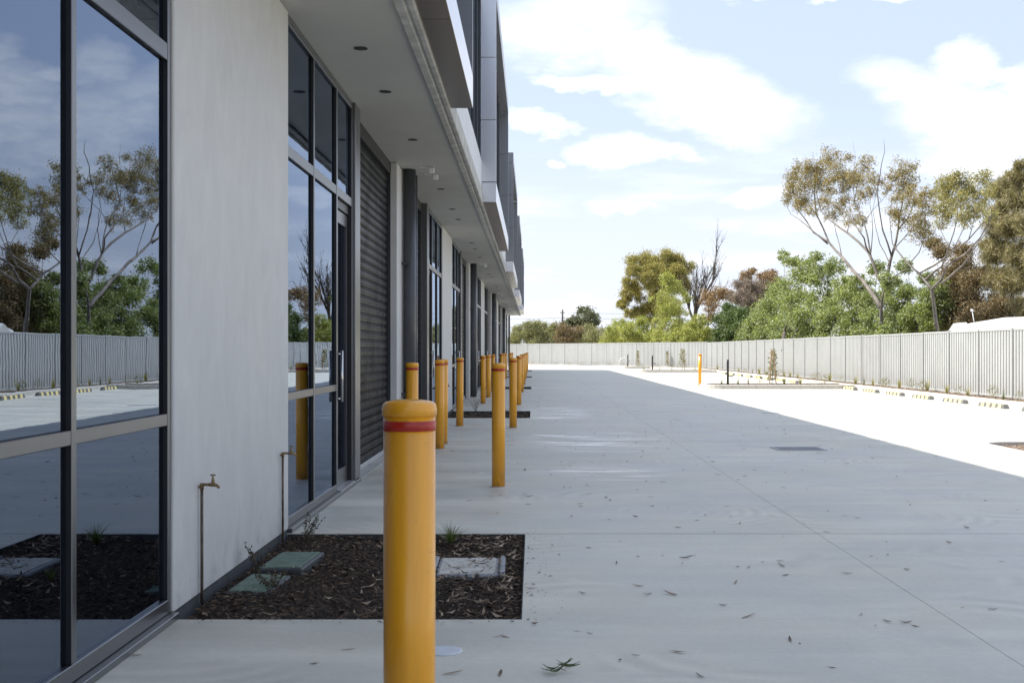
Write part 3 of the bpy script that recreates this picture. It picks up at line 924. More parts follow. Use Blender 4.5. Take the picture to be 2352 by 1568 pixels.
# ------------------------------------------------------------------ lids in the nearest bed
def lid(name, lab, x, y, sx, sy, rz, tx, ty, z, top, rim, h=.06, ribs=True):
    r = empty(name, (x, y, z), rz=rz)
    r.rotation_euler = (R(tx), R(ty), rz)
    tag(r, lab, 'pit lid')
    m = MB().bbox(-sx / 2, sx / 2, -sy / 2, sy / 2, -h, 0, .010)
    build(m, 'rim', rim, r)
    t = MB().bbox(-sx / 2 + .022, sx / 2 - .022, -sy / 2 + .022, sy / 2 - .022, -.01, .006, .004)
    build(t, 'cover', top, r)
    d = MB()
    if ribs:
        ny = int(sy / .028); nx = int(sx / .028)
        for j in range(ny - 2):
            for i in range(nx - 2):
                cx = -sx / 2 + .045 + i * (sx - .09) / max(1, nx - 3); cy = -sy / 2 + .045 + j * (sy - .09) / max(1, ny - 3)
                if abs(cx) < .06 and abs(cy - sy * .2) < .03: continue
                e = .006; hgt = .0085
                rot = ((i + j) % 2)
                dx, dy = (e, e * .35) if rot else (e * .35, e)
                d.add([(cx - dx, cy - dy, .006), (cx + dx, cy - dy, .006), (cx + dx, cy + dy, .006), (cx - dx, cy + dy, .006), (cx, cy, hgt)], [(0, 1, 4), (1, 2, 4), (2, 3, 4), (3, 0, 4)])
        build(d, 'tread_pattern', top, r)['kind'] = 'stuff'
    else:
        for q in range(60):
            cx = random.uniform(-sx / 2 + .05, sx / 2 - .05); cy = random.uniform(-sy / 2 + .05, sy / 2 - .05); a = random.uniform(0, 3.14)
            if abs(cx) < .07 and abs(cy) < .10: continue
            dx, dy = math.cos(a) * .018, math.sin(a) * .018; nx, ny = -math.sin(a) * .004, math.cos(a) * .004
            d.add([(cx - dx, cy - dy, .006), (cx + nx, cy + ny, .006), (cx + dx, cy + dy, .006), (cx - nx, cy - ny, .006), (cx, cy, .0095)], [(0, 1, 4), (1, 2, 4), (2, 3, 4), (3, 0, 4)])
        d.box(-.055, .055, -.085, -.079, .006, .009); d.box(-.055, .055, .079, .085, .006, .009); d.box(-.055, -.049, -.079, .079, .006, .009); d.box(.049, .055, -.079, .079, .006, .009)
        build(d, 'tread_pattern', top, r)['kind'] = 'stuff'
        k_ = MB()
        for yy in (-sy * .42, sy * .42): k_.lathe([(.012, .006), (.012, .0075)], 10, (0, yy, 0))
        build(k_, 'keyhole', BLACK, r)
        g_ = MB().bbox(sx / 2 + .002, sx / 2 + .04, -sy / 2 - .012, sy / 2 + .012, -h, .012, .01)
        build(g_, 'collar', GRYRIM, r)
        g_ = MB().bbox(-sx / 2 - .04, -sx / 2 - .002, -sy / 2 - .012, sy / 2 + .012, -h, .012, .01)
        build(g_, 'collar', GRYRIM, r)
    return r


lid('meter_lid', 'green textured meter lid nearer the camera, half under weeds by the wall', -1.60, 7.14, .25, .52, R(-3), .8, 1.5, -.006, GRNLID, GRNRIM)
lid('meter_lid', 'green textured meter lid farther along the wall, tilted and proud of the mulch', -1.555, 7.86, .30, .54, R(-5), 1.6, -1.5, .006, GRNLID, GRNRIM, .07)
lid('service_pit_lid', 'pale grey service pit lid with ribbed collar in the mulch', -.41, 7.74, .39, .58, R(1), 0.5, 0, -.012, GRYLID, GRYRIM, .07, False)

# ------------------------------------------------------------------ flat things set in the yard
o_ = build(MB().lathe([(.088, 0), (.088, .004), (.080, .0055)], 32), 'cleanout_cap', CRATED, None, (0, 0, 0), (-.405, 5.50, 0))
tag(o_, 'round white cleanout cap flush in the concrete beside the nearest bollard', 'cap')


def grate(x0, x1, y0, y1, lab, name='drain_grate'):
    r = empty(name, (x0, y0, 0)); tag(r, lab, 'drain')
    o = (x0, y0, 0)
    m = MB()
    t = .03
    m.box(x0, x1, y0, y0 + t, .001, .008); m.box(x0, x1, y1 - t, y1, .001, .008); m.box(x0, x0 + t, y0 + t, y1 - t, .001, .008); m.box(x1 - t, x1, y0 + t, y1 - t, .001, .008)
    build(m, 'frame', GRATE, r, o)
    b = MB(); n = 20
    for i in range(n):
        x = x0 + t + (x1 - x0 - 2 * t) * (i + .5) / n
        b.box(x - .005, x + .005, y0 + t, y1 - t, .002, .006)
    build(b, 'bars', GRATE, r, o)
    build(MB().box(x0 + t, x1 - t, y0 + t, y1 - t,   .0004, .0012), 'sump', GRYRIM, r, o)


grate(3.31, 3.98, 16.5, 17.1, 'steel drain grate in the shaded concrete, right of centre')


def cover(x0, x1, y0, y1, lab):
    m = MB().box(x0, x1, y0, y1, .0005, .006)
    o_ = build(m, 'pit_cover', GRATE, None, (x0, y0, 0), (x0, y0, 0)); tag(o_, lab, 'pit cover')


cover(4.95, 5.36, 26.3, 26.55, 'thin dark pit cover at the edge of the building shadow')
cover(5.6, 6.3, 30.2, 30.42, 'thin pit cover in the sunlit concrete near the shadow edge')


# ------------------------------------------------------------------ islands, kerbs, fence-side strip
def rounded(x0, x1, y0, y1, r, n=6, left_only=True):
    """outline, anticlockwise, with rounded left corners"""
    p = [(x1, y0), (x1, y1)]
    for i in range(n + 1):
        a = math.pi / 2 + (math.pi / 2) * i / n
        p.append((x0 + r + r * math.cos(a), y1 - r + r * math.sin(a)))
    for i in range(n + 1):
        a = math.pi + (math.pi / 2) * i / n
        p.append((x0 + r + r * math.cos(a), y0 + r + r * math.sin(a)))
    return p


def island(x0, x1, y0, y1, lab, nchip, h=.15, r=.55, kw=.15, size=.09):
    root = empty('kerbed_island', (x0, y0, 0))
    tag(root, lab, 'kerb island', 'kerbed planting islands between parking bays')
    o = (x0, y0, 0)
    outer = rounded(x0, x1, y0, y1, r); inner = rounded(x0 + kw, x1, y0 + kw, y1 - kw, max(.05, r - kw))
    # walk the outline from the far right corner round to the near right corner and cut it into kerb stones
    op = outer[1:] + [outer[0]]; ip = inner[1:] + [inner[0]]
    # resample the straight runs
    def resample(a, b):
        A = [a[0]]; B = [b[0]]
        for i in range(1, len(a)):
            d = math.dist(a[i - 1], a[i]); n = max(1, int(round(d / 1.25)))
            for q in range(1, n + 1):
                t = q / n
                A.append((a[i - 1][0] + (a[i][0] - a[i - 1][0]) * t, a[i - 1][1] + (a[i][1] - a[i - 1][1]) * t))
                B.append((b[i - 1][0] + (b[i][0] - b[i - 1][0]) * t, b[i - 1][1] + (b[i][1] - b[i - 1][1]) * t))
        return A, B
    A, B = resample(op, ip)
    # group short (corner) segments
    runs = []; cur = [0]; acc_ = 0
    for i in range(1, len(A)):
        acc_ += math.dist(A[i - 1], A[i]); cur.append(i)
        if acc_ > .8 or i == len(A) - 1:
            runs.append(cur); cur = [i]; acc_ = 0
    for run in runs:
        m = MB(); g_ = .007
        for a, b in zip(run[:-1], run[1:]):
            pa, pb, qa, qb = Vector(A[a]), Vector(A[b]), Vector(B[a]), Vector(B[b])
            if a == run[0]: d = (pb - pa).normalized() * g_; pa = pa + d; qa = qa + (qb - qa).normalized() * g_ if (qb - qa).length > .01 else qa
            bev = .015
            na = (qa - pa).normalized() * bev; nb_ = (qb - pb).normalized() * bev
            vs = [(pa.x, pa.y, 0), (pb.x, pb.y, 0), (pb.x, pb.y, h - bev), (pa.x, pa.y, h - bev), (pa.x + na.x, pa.y + na.y, h), (pb.x + nb_.x, pb.y + nb_.y, h), (qb.x, qb.y, h), (qa.x, qa.y, h), (qb.x, qb.y, .04), (qa.x, qa.y, .04)]
            m.add(vs, [(0, 3, 2, 1), (3, 4, 5, 2), (4, 7, 6, 5), (7, 9, 8, 6), (0, 9, 7, 4, 3) if a == run[0] else (0, 3, 4, 7), (1, 2, 5, 6, 8)])
        build(m, 'kerb_stone', KERB, root, o)
    m = MB(); pts = inner
    m.add([(p[0], p[1], h - .045) for p in pts], [tuple(range(len(pts)))])
    build(m, 'soil', SOILD, root, o)
    V, T = chips(x0 + kw + .10, x1 - .05, y0 + kw + .05, y1 - kw - .05, nchip, h - .05, .03, size)
    V = V - np.array(o)
    q_ = np_mesh('bark_chips', V, T, MULCHS, root); q_['kind'] = 'stuff'
    return root


island(5.74, 11.32, 13.5, 16.25, 'kerbed mulch island cut off by the right edge of the picture', 4500, r=.5)
island(6.10, 11.32, 43.0, 45.3, 'long kerbed mulch island with black post and staked sapling, nearer of the far ones', 2600, r=.6)
island(6.55, 11.32, 75.5, 77.6, 'middle distance kerbed island with black post before the end fence', 900, r=.6)
island(6.7, 9.3, 92.0, 93.6, 'farthest kerbed island at the foot of the end fence', 300, r=.5)

strip = empty('verge', (11.35, 54, 0)); tag(strip, 'raised kerb and mulch strip along the foot of the side fence', 'verge', kind='structure')
y = -1.0
while y < 86:
    y2 = min(y + 2.4, 86.5)
    build(MB().bbox(11.37, 11.66, y + .003, y2 - .003, -.05, .13, .02), 'kerb_stone', KERB, strip, (11.35, 54, 0)); y = y2
build(MB().box(11.66, 12.45, -1, 87, -.05, .10), 'soil', SOILD, strip, (11.35, 54, 0))
V, T = chips(11.70, 12.30, 20, 86, 7000, .10, .04, .11)
q_ = np_mesh('bark_chips', V - np.array([11.35, 54, 0]), T, MULCHS, strip); q_['kind'] = 'stuff'

# ------------------------------------------------------------------ fences
PW, FH = 2.385, 1.80


def fence_panel_mesh(wd, hgt):
    m = MB(); ribs = 12; p = (wd - .06) / ribs
    prof = []
    for i in range(ribs):
        x = -wd / 2 + .03 + i * p
        prof += [(x, -.017), (x + p * .24, -.017), (x + p * .31, .016), (x + p * .93, .016)]
    prof.append((wd / 2 - .03, -.017))
    vs = [(x, yy, z) for z in (.02, hgt - .05) for x, yy in prof]
    n = len(prof)
    m.add(vs, [(i, i + 1, n + i + 1, n + i) for i in range(n - 1)])
    return m.mesh('panel', FENCE)


pm = fence_panel_mesh(PW, FH)
postm = MB().bbox(-.030, .030, -.048, .048, 0, FH + .015, .004).mesh('post', FENCESH)
railm = MB().bbox(-PW / 2 + .025, PW / 2 - .025, -.028, .028, FH - .055, FH, .004).mesh('top_rail', FENCE)
brailm = MB().bbox(-PW / 2 + .025, PW / 2 - .025, -.026, .026, .0, .06, .004).mesh('bottom_rail', FENCE)


def fence(p0, p1, z, lab):
    """from p0 to p1, seen from its left-hand side"""
    d = Vector((p1[0] - p0[0], p1[1] - p0[1])); L = d.length; n = int(round(L / PW)); ang = math.atan2(d.y, d.x)
    root = empty('metal_fence', (p0[0], p0[1], z), rz=ang); tag(root, lab, 'fence')
    st = L / n; sc = st / PW
    for i in range(n + 1):
        link('post', postm, root, (i * st, 0, random.uniform(-.004, .004)))
        if i < n:
            dz = random.uniform(-.006, .006)
            for nm, me in (('panel', pm), ('top_rail', railm), ('bottom_rail', brailm)):
                q_ = link(nm, me, root, ((i + .5) * st, 0, dz)); q_.scale = (sc, 1, 1)
    return root


fence((12.33, 0.2), (12.33, 86.5), .12, 'pale grey corrugated steel fence running along the right side of the car park')
fence((12.33, 86.6), (-2.6, 115.4), .16, 'pale grey corrugated steel fence closing the far end of the yard')

# end-fence verge
ev = MB(); d = Vector((-14.93, 28.8)).normalized(); nrm = Vector((-d.y, d.x))
pA = Vector((12.33, 86.6)); pB = Vector((-2.6, 115.4))
for off, off2, z0, z1, nm, mt in ((.45, .62, -.05, .13, 'kerb_stone', KERB), (-.05, .45, -.05, .11, 'soil', SOILD)):
    m = MB()
    a, b, c_, e_ = pA + nrm * off, pB + nrm * off, pB + nrm * off2, pA + nrm * off2
    pts = [(a.x, a.y), (b.x, b.y), (c_.x, c_.y), (e_.x, e_.y)]
    m.add([(x, yy, z0) for x, yy in pts] + [(x, yy, z1) for x, yy in pts], [(4, 5, 6, 7), (0, 1, 5, 4), (1, 2, 6, 5), (2, 3, 7, 6), (3, 0, 4, 7)])
    build(m, nm, mt, strip, (11.35, 54, 0))

# ------------------------------------------------------------------ wheel stops
ws = empty('wheel_stop')


def stop_section(y0, y1, lift=0.0, taper=(0, 0)):
    a = [(-.075, 0), (-.055, .085), (-.045, .10), (.045, .10), (.055, .085), (.075, 0)]
    m = MB(); n = len(a)
    pl = [(x * (1 + lift * 3), z + (lift * .5 if z else 0)) for x, z in a]
    v0 = [(x, y0 + (taper[0] * z / .1), z) for x, z in pl]; v1 = [(x, y1 - (taper[1] * z / .1), z) for x, z in pl]
    m.add(v0 + v1, [(i, i + 1, n + i + 1, n + i) for i in range(n - 1)] + [tuple(reversed(range(n))), tuple(range(n, 2 * n))])
    return m


Ls = 1.65
build(stop_section(-Ls / 2, Ls / 2, 0, (.06, .06)), 'body', STOPB, ws)
for i in range(4):
    y0 = -Ls / 2 + .20 + i * .36
    build(stop_section(y0, y0 + .17, .012), 'reflector_block', STOPY, ws)
tag(ws, None, 'wheel stop', 'black and yellow wheel stops along the side fence')
row = [26.45 + 2.63 * i for i in range(7)]
row2 = [51.4 + 2.66 * i for i in range(8)]
row3 = [80.2, 82.9]
for i, yy in enumerate(row + row2 + row3):
    o_ = ws if i == 0 else copy_tree(ws)
    o_.location = (10.95, yy, .001); o_.rotation_euler = (0, 0, R(random.uniform(-.8, .8)))
    if i < 7:
        o_['label'] = ['black and yellow wheel stop cut by the right edge', 'black and yellow wheel stop, second from the right edge', 'black and yellow wheel stop, third from the right edge', 'black and yellow wheel stop, fourth from the right edge',
                       'black and yellow wheel stop, fifth from the right edge', 'black and yellow wheel stop, sixth from the right edge', 'black and yellow wheel stop tucked against the long kerbed island'][i]
    elif i < 15:
        o_['label'] = f'small far wheel stop behind the long island, {ordn[i - 7]} of eight counting away'
    else:
        o_['label'] = 'tiny far wheel stop beyond the middle distance island'


# ------------------------------------------------------------------ posts, hoop, saplings and small plants
def black_post(x, y, z, h, lab, tapz):
    r = empty('black_post', (x, y, z)); tag(r, lab, 'post', 'black tap posts on the islands')
    build(MB().lathe([(.042, 0), (.042, h - .02), (.036, h), (.006, h + .004)], 16), 'shaft', DARK, r)
    build(MB().tube([(0, -.03, tapz), (.10, -.03, tapz), (.18, -.03, tapz - .005), (.19, -.03, tapz - .04)], [.016, .02, .015, .013], 8), 'tap', DARK, r)
    build(MB().lathe([(.03, 0), (.03, .012), (.012, .02)], 10, (-.05, 0, h - .07)), 'badge', WHITEP, r)


black_post(6.95, 43.6, .10, .93, 'black post on the long island with the staked sapling', .35)
black_post(7.45, 76.2, .10, .95, 'black post on the middle distance island', .45)
black_post(7.18, 92.6, .10, .95, 'black post beside the white hoop on the farthest island', .5)
m = MB().tube([(0, 0, 0), (.0, 0, .45), (.08, 0, .66), (.26, 0, .78), (.48, 0, .80), (.66, 0, .76)], .022, 8)
tag(build(m, 'white_hoop', WHITEP, None, (0, 0, 0), (6.52, 92.7, .02)), 'thin white bent hoop near the farthest island', 'hoop')


def sapling(x, y, z, h, wd, lab, lean=.0, n=420, stakes=1):
    r = empty('staked_sapling', (x, y, z)); tag(r, lab, 'sapling', 'staked saplings on the islands')
    m = MB().tube([(0, 0, 0), (.02, .0, h * .4), (lean, 0, h * .97)], [.014, .010, .004], 6)
    build(m, 'stem', BARKD, r)
    C = []
    for i in range(n):
        t = RNG.uniform(.12, 1.0) ** .9
        rr = wd * (1.0 - .55 * t) * RNG.uniform(.1, 1) ** .6 * (.6 + .4 * math.sin(t * 23) ** 2)
        a = RNG.uniform(0, 6.28)
        C.append((lean * t + rr * math.cos(a), rr * math.sin(a), h * t))
    V, Q = leaf_quads(np.array(C), .085, .04, droop=.2)
    np_mesh('foliage', V, Q, L_SAP, r)
    for i in range(stakes):
        dx = .12 * (1 if i == 0 else -1)
        build(MB().box(dx - .018, dx + .018, -.20, -.165, -.05, h * (.97 if i else .92)), 'stake', TIMBER, r).rotation_euler = (0, R(-5 if i == 0 else 3), 0)


sapling(8.60, 44.0, .10, 1.32, .30, 'tall staked sapling with two timber stakes on the long island', .05, 420, 2)
sapling(9.35, 76.4, .10, 1.35, .42, 'bushy staked sapling on the middle distance island', 0, 420, 1)
sapling(7.95, 92.6, .10, 1.25, .24, 'slim sapling next to the black post on the farthest island', 0, 260, 1)
sapling(9.95, 90.6, .10, 1.2, .24, 'slim sapling near the right end of the farthest island', 0, 260, 1)


def tuft_mesh(name, n, h, spread, wd, m_, droop=.35, rng=RNG):
    a = rng.uniform(0, 6.28, n); sp = spread * rng.uniform(.15, 1, n); hh = h * rng.uniform(.55, 1.1, n)
    V = []; Q = []
    for i in range(n):
        dx, dy = math.cos(a[i]), math.sin(a[i]); sx, sy = -dy * wd / 2, dx * wd / 2
        pts = []
        for t in (0, .4, .75, 1.0):
            r_ = .012 + sp[i] * t ** 1.6; z = hh[i] * (t - droop * t ** 3 * sp[i] / max(spread, 1e-6))
            k_ = 1 - t * .9
            pts.append(((dx * r_ - sx * k_, dy * r_ - sy * k_, z), (dx * r_ + sx * k_, dy * r_ + sy * k_, z)))
        b = len(V)
        for p, q in pts: V += [p, q]
        for k_ in range(3): Q.append((b + 2 * k_, b + 2 * k_ + 1, b + 2 * k_ + 3, b + 2 * k_ + 2))
    o = np_mesh(name, V, Q, m_)
    me = o.data
    bpy.data.objects.remove(o)
    return me


def shrublet_mesh(name, n, h, wd, m_, leaf=.05):
    C = unit(n) * RNG.uniform(.2, 1, (n, 1)) ** .5 * np.array([[wd, wd, h * .5]]) + np.array([[0, 0, h * .55]])
    V, Q = leaf_quads(C, leaf, leaf * .42, droop=-.2)
    m = MB()
    for i in range(5):
        a = random.uniform(0, 6.28)
        m.tube([(0, 0, 0), (wd * .6 * math.cos(a), wd * .6 * math.sin(a), h * .85)], [.004, .002], 4)
    o = np_mesh(name, V, Q, m_); me = o.data; bpy.data.objects.remove(o)
    return me


tuftA = tuft_mesh('grass_tuft', 60, .42, .24, .012, L_TUFT)
tuftB = tuft_mesh('grass_tuft', 26, .48, .20, .010, L_GRASS)
shrA = shrublet_mesh('shrub', 140, .42, .20, L_SAP)
shrB = shrublet_mesh('shrub', 90, .36, .22, L_OLIV)
# along the side fence (picture column of each plant -> distance)
cols = [(1648, 'a'), (1697, 'a'), (1711, 's'), (1729, 't'), (1744, 'a'), (1760, 'a'), (1788, 's'), (1801, 'a'), (1815, 'a'), (1832, 'a'), (1868, 's'), (1880, 's'), (1906, 'a'), (1933, 's'), (1965, 'a'), (1984, 't'),
        (2005, 'a'), (2027, 's'), (2036, 's'), (2066, 'a'), (2092, 's'), (2130, 'a'), (2175, 'a'), (2223, 'a'), (2282, 's'), (2305, 't'), (2340, 's'), (2120, 's'), (2200, 's')]
for u, kd in cols:
    x = random.uniform(11.85, 12.15); y = x * F / (u - VU)
    me = {'a': tuftA, 't': tuftB, 's': random.choice([shrA, shrB])}[kd]
    o_ = link('grass_tuft' if kd != 's' else 'low_shrub', me, None, (x, y, .09)); k_ = random.uniform(.75, 1.15) * (1.0 if kd == 'a' else .9)
    o_.scale = (k_, k_, k_); o_.rotation_euler = (0, 0, random.uniform(0, 6.28))
    if kd == 's': tag(o_, 'small leafy shrub in the mulch strip along the side fence', 'shrub', 'young shrubs along the side fence')
    else: tag(o_, 'small strappy grass tuft in the mulch strip along the side fence', 'grass tuft', 'grass tufts along the side fence')
for x, kd in ((6.75, 't'), (7.35, 't'), (7.85, 't'), (9.05, 'a'), (9.75, 'a'), (10.45, 's'), (8.25, 's')):
    o_ = link('grass_tuft', tuftB if kd == 't' else tuftA if kd == 'a' else shrA, None, (x, random.uniform(43.6, 44.6), .10)); o_.rotation_euler = (0, 0, random.uniform(0, 6.28))
    o_.scale = (.9, .9, .95)
    tag(o_, 'small grass tuft growing on the long island with the staked sapling', 'grass tuft', 'grass tufts on the long island')
for x in (6.95, 7.9, 8.7, 10.2):
    o_ = link('grass_tuft', tuftB, None, (x, random.uniform(76, 77), .10)); o_.scale = (.8, .8, .8)
    tag(o_, 'tiny grass tuft on the middle distance island', 'grass tuft', 'grass tufts on the middle island')
for i in range(12):
    t = .12 + i * .07
    p = pA.lerp(pB, t) + nrm * .22
    o_ = link('low_shrub', shrB, None, (p.x, p.y, .10)); o_.scale = (1.0, 1.0, .8); o_.rotation_euler = (0, 0, random.uniform(0, 6))
    tag(o_, 'tiny dark shrub in the row at the foot of the end fence', 'shrub', 'row of shrubs along the end fence')

# plants in the nearest bed
o_ = link('grass_tuft', tuft_mesh('grass_tuft', 130, .17, .20, .004, L_GRASS, .25), None, (-.585, 8.72, -.03)); tag(o_, 'green grass tuft at the far edge of the nearest mulch bed', 'grass tuft')
for x, y, sc, lab in ((-.56, 6.75, .45, 'small green weed behind the nearest bollard, nearer side'), (-.80, 7.35, .55, 'small green weed left of the nearest bollard in the mulch')):
    o_ = link('weed', tuft_mesh('weed', 60, .17, .16, .007, L_GRASS), None, (x, y, -.03)); o_.scale = (sc,) * 3; tag(o_, lab, 'weed')


def twiggy_weed(x, y, h, wd, n, lab, lean=(0, 0)):
    r = empty('twiggy_weed', (x, y, -.04)); tag(r, lab, 'weed')
    m = MB(); C = []
    for i in range(n):
        a = random.uniform(0, 6.28); rr = random.uniform(.3, 1) * wd; hh = h * random.uniform(.6, 1)
        ex, ey = rr * math.cos(a) + lean[0], rr * math.sin(a) + lean[1]
        pts = [(ex * t ** 1.3, ey * t ** 1.3, hh * t) for t in (0, .35, .7, 1)]
        m.tube(pts, [.0030, .0025, .002, .0012], 5)
        for q in range(16):
            t = random.uniform(.35, 1.02)
            C.append((ex * t ** 1.3 + random.gauss(0, .010), ey * t ** 1.3 + random.gauss(0, .010), hh * t + random.gauss(0, .008)))
    build(m, 'stems', BARKD, r)
    V, Q = leaf_quads(np.array(C), .020, .012)
    np_mesh('leaves', V, Q, L_WEED, r)


twiggy_weed(-1.62, 8.70, .28, .16, 9, 'dry reddish twiggy weed at the far end of the nearest white wall', (.05, 0))
twiggy_weed(-1.70, 7.55, .24, .10, 5, 'thin twiggy weed against the wall between the two green lids')
twiggy_weed(-1.50, 7.05, .13, .20, 10, 'low sprawling weed over the nearer green lid')
twiggy_weed(-1.25, WCS[1] + .9, .45, .2, 8, 'twiggy weed in the second mulch bed')
o_ = link('grass_tuft', tuft_mesh('grass_tuft', 90, .22, .25, .008, L_GRASS), None, (-.62, WCS[1] + .3, -.03)); tag(o_, 'green grass tuft in the second mulch bed', 'grass tuft')


# ------------------------------------------------------------------ leaf litter on the concrete
def curled_leaf(L, W, curl):
    V = []; Q = []
    n = 6
    for i in range(n + 1):
        t = i / n; x = (t - .5) * L; w_ = W * (math.sin(math.pi * min(1, t * .9 + .06)) ** .8) * .5
        z = .003 + curl * (abs(t - .5) * 2) ** 2 * L * .3; y = curl * .12 * L * math.sin(t * 3.1)
        V += [(x, y - w_, z + w_ * .5), (x, y, z), (x, y + w_, z + w_ * .5)]
    for i in range(n):
        b = i * 3
        Q += [(b, b + 1, b + 4, b + 3), (b + 1, b + 2, b + 5, b + 4)]
    o = np_mesh('fallen_leaf', V, Q, LITTER); me = o.data; bpy.data.objects.remove(o)
    return me


LC = [(.05, .045, .03), (.13, .095, .06), (.22, .12, .07), (.30, .23, .15), (.09, .06, .035)]
lm = []
for i in range(10):
    me = curled_leaf(random.uniform(.07, .12), random.uniform(.012, .022), random.uniform(.05, .45))
    mm = simple('dry_leaf_%d' % i, LC[i % 5], .6, var=.25, nscale=40)
    me.materials.clear(); me.materials.append(mm); lm.append(me)
pix = [(1077, 1150), (1333, 1157), (1215, 1140), (1296, 1119), (1465, 1346), (1415, 1293), (1690, 1338), (1945, 1317), (2083, 1308), (1902, 1174), (1898, 1222), (1816, 1470), (2038, 1428), (2080, 1430), (1608, 1553),
       (1338, 1362), (1488, 1365), (1540, 1365), (1218, 1352), (1575, 1282), (1465, 1278), (1720, 1303), (1795, 1300), (2220, 1212), (2180, 1246), (1640, 1222), (1557, 1212), (1700, 1202), (1800, 1120), (1650, 1090), (1945, 1065), (2030, 1046),
       (2150, 1048), (1880, 1040), (1500, 1090), (1440, 1060), (1420, 1003), (1365, 995), (1290, 1062), (1205, 1080), (1660, 1390), (1720, 1416), (1355, 1455), (1310, 1530), (1150, 1548), (1460, 1505), (2280, 1400), (2300, 1290), (800, 1492), (310, 1506), (1040, 1547), (1800, 1233), (1970, 1190), (2090, 1160)]
for i, (u, v) in enumerate(pix):
    y = F * CAMZ / (v - VV); x = (u - VU) * y / F
    if BEDX0 < x < BEDX1 and 6.1 < y < 9.1: continue
    o_ = link('fallen_leaf', random.choice(lm), None, (x, y, .0015)); k_ = random.uniform(.5, .95)
    o_.scale = (k_, k_, k_); o_.rotation_euler = (R(random.uniform(-6, 6)), R(random.uniform(-6, 6)), random.uniform(0, 6.28))
    tag(o_, 'small dry curled leaf lying on the shaded concrete', 'leaf', 'dry leaves scattered on the shaded concrete')
n = 420
V = []; Q = []
for i in range(n):
    y = random.uniform(4.5, 60) if i > 150 else random.uniform(5, 30); x = random.uniform(-1.2, 5.2) if random.random() < .6 else random.gauss(.6, .9)
    if x < BEDX1 + .05 and any(wc - 1.6 < y < wc + 1.5 for wc in WCS): continue
    L = random.uniform(.02, .09); W = random.uniform(.006, .018); a = random.uniform(0, 6.28); ca, sa = math.cos(a), math.sin(a)
    b = len(V); hz = random.uniform(.002, .014)
    V += [(x - ca * L / 2, y - sa * L / 2, .002 + hz), (x + sa * W / 2, y - ca * W / 2, .003), (x + ca * L / 2, y + sa * L / 2, .002 + hz * .6), (x - sa * W / 2, y + ca * W / 2, .006)]
    Q.append((b, b + 1, b + 2, b + 3))
tag(np_mesh('leaf_litter', V, Q, LITTER), 'fine leaf crumbs scattered over the concrete', 'leaf litter', kind='stuff')
# bark kicked out of the nearest bed
n = 90
C = np.stack([BEDX1 + np.abs(RNG.normal(0, .10, n)) + .01, RNG.uniform(6.0, 9.2, n), np.full(n, .004)], 1)
C2 = np.stack([RNG.uniform(-1.7, -.05, 50), 6.14 - np.abs(RNG.normal(0, .06, 50)), np.full(50, .004)], 1)
C = np.concatenate([C, C2]); th = RNG.uniform(0, 6.28, len(C))
a = np.stack([np.cos(th), np.sin(th), 0 * th], 1); b_ = np.stack([-np.sin(th), np.cos(th), 0 * th], 1); L = RNG.uniform(.006, .03, len(C))[:, None]; up = np.array([[0, 0, .004]])
V = np.stack([C - a * L * .5, C - b_ * L * .16 + up, C + a * L * .5, C + b_ * L * .16 + up], 1).reshape(-1, 3)
tag(np_mesh('stray_bark', V, np.arange(len(V)).reshape(-1, 4), MULCH), 'stray bark crumbs spilled on the concrete around the nearest bed', 'bark crumbs', kind='stuff')
# fresh sprig near the bottom edge
r = empty('leaf_sprig', (.07, 5.12, 0)); r.scale = (.68, .68, .68); tag(r, 'green gum leaf sprig lying on the concrete at the bottom edge', 'leaf sprig')
build(MB().tube([(.02, .02, .012), (.06, .01, .03), (.10, 0, .02)], .002, 5), 'twig', BARKD, r)
for i in range(8):
    me = curled_leaf(random.uniform(.11, .16), .019, random.uniform(.2, .9)); me.materials.clear(); me.materials.append(L_FRESH)
    a = random.uniform(2.6, 4.2) if i < 4 else random.uniform(-.9, .9)
    o_ = link('leaf', me, r, (.06 + .055 * math.cos(a), .055 * math.sin(a), .012 + .005 * i)); o_.rotation_euler = (R(random.uniform(-30, 30)), R(random.uniform(-25, 10)), a)


# ------------------------------------------------------------------ trees
def limb_path(p0, p1, k=4, wob=.08, sag=0.0):
    p0 = np.asarray(p0, float); p1 = np.asarray(p1, float); L = np.linalg.norm(p1 - p0)
    pts = []
    off = RNG.normal(0, wob * L, (k + 1, 3)); off[0] = off[-1] = 0
    for i in range(k + 1):
        t = i / k
        pts.append(p0 + (p1 - p0) * t + off[i] * (1 - abs(2 * t - 1) * .4) + np.array([0, 0, sag * L * math.sin(math.pi * t)]))
    return pts


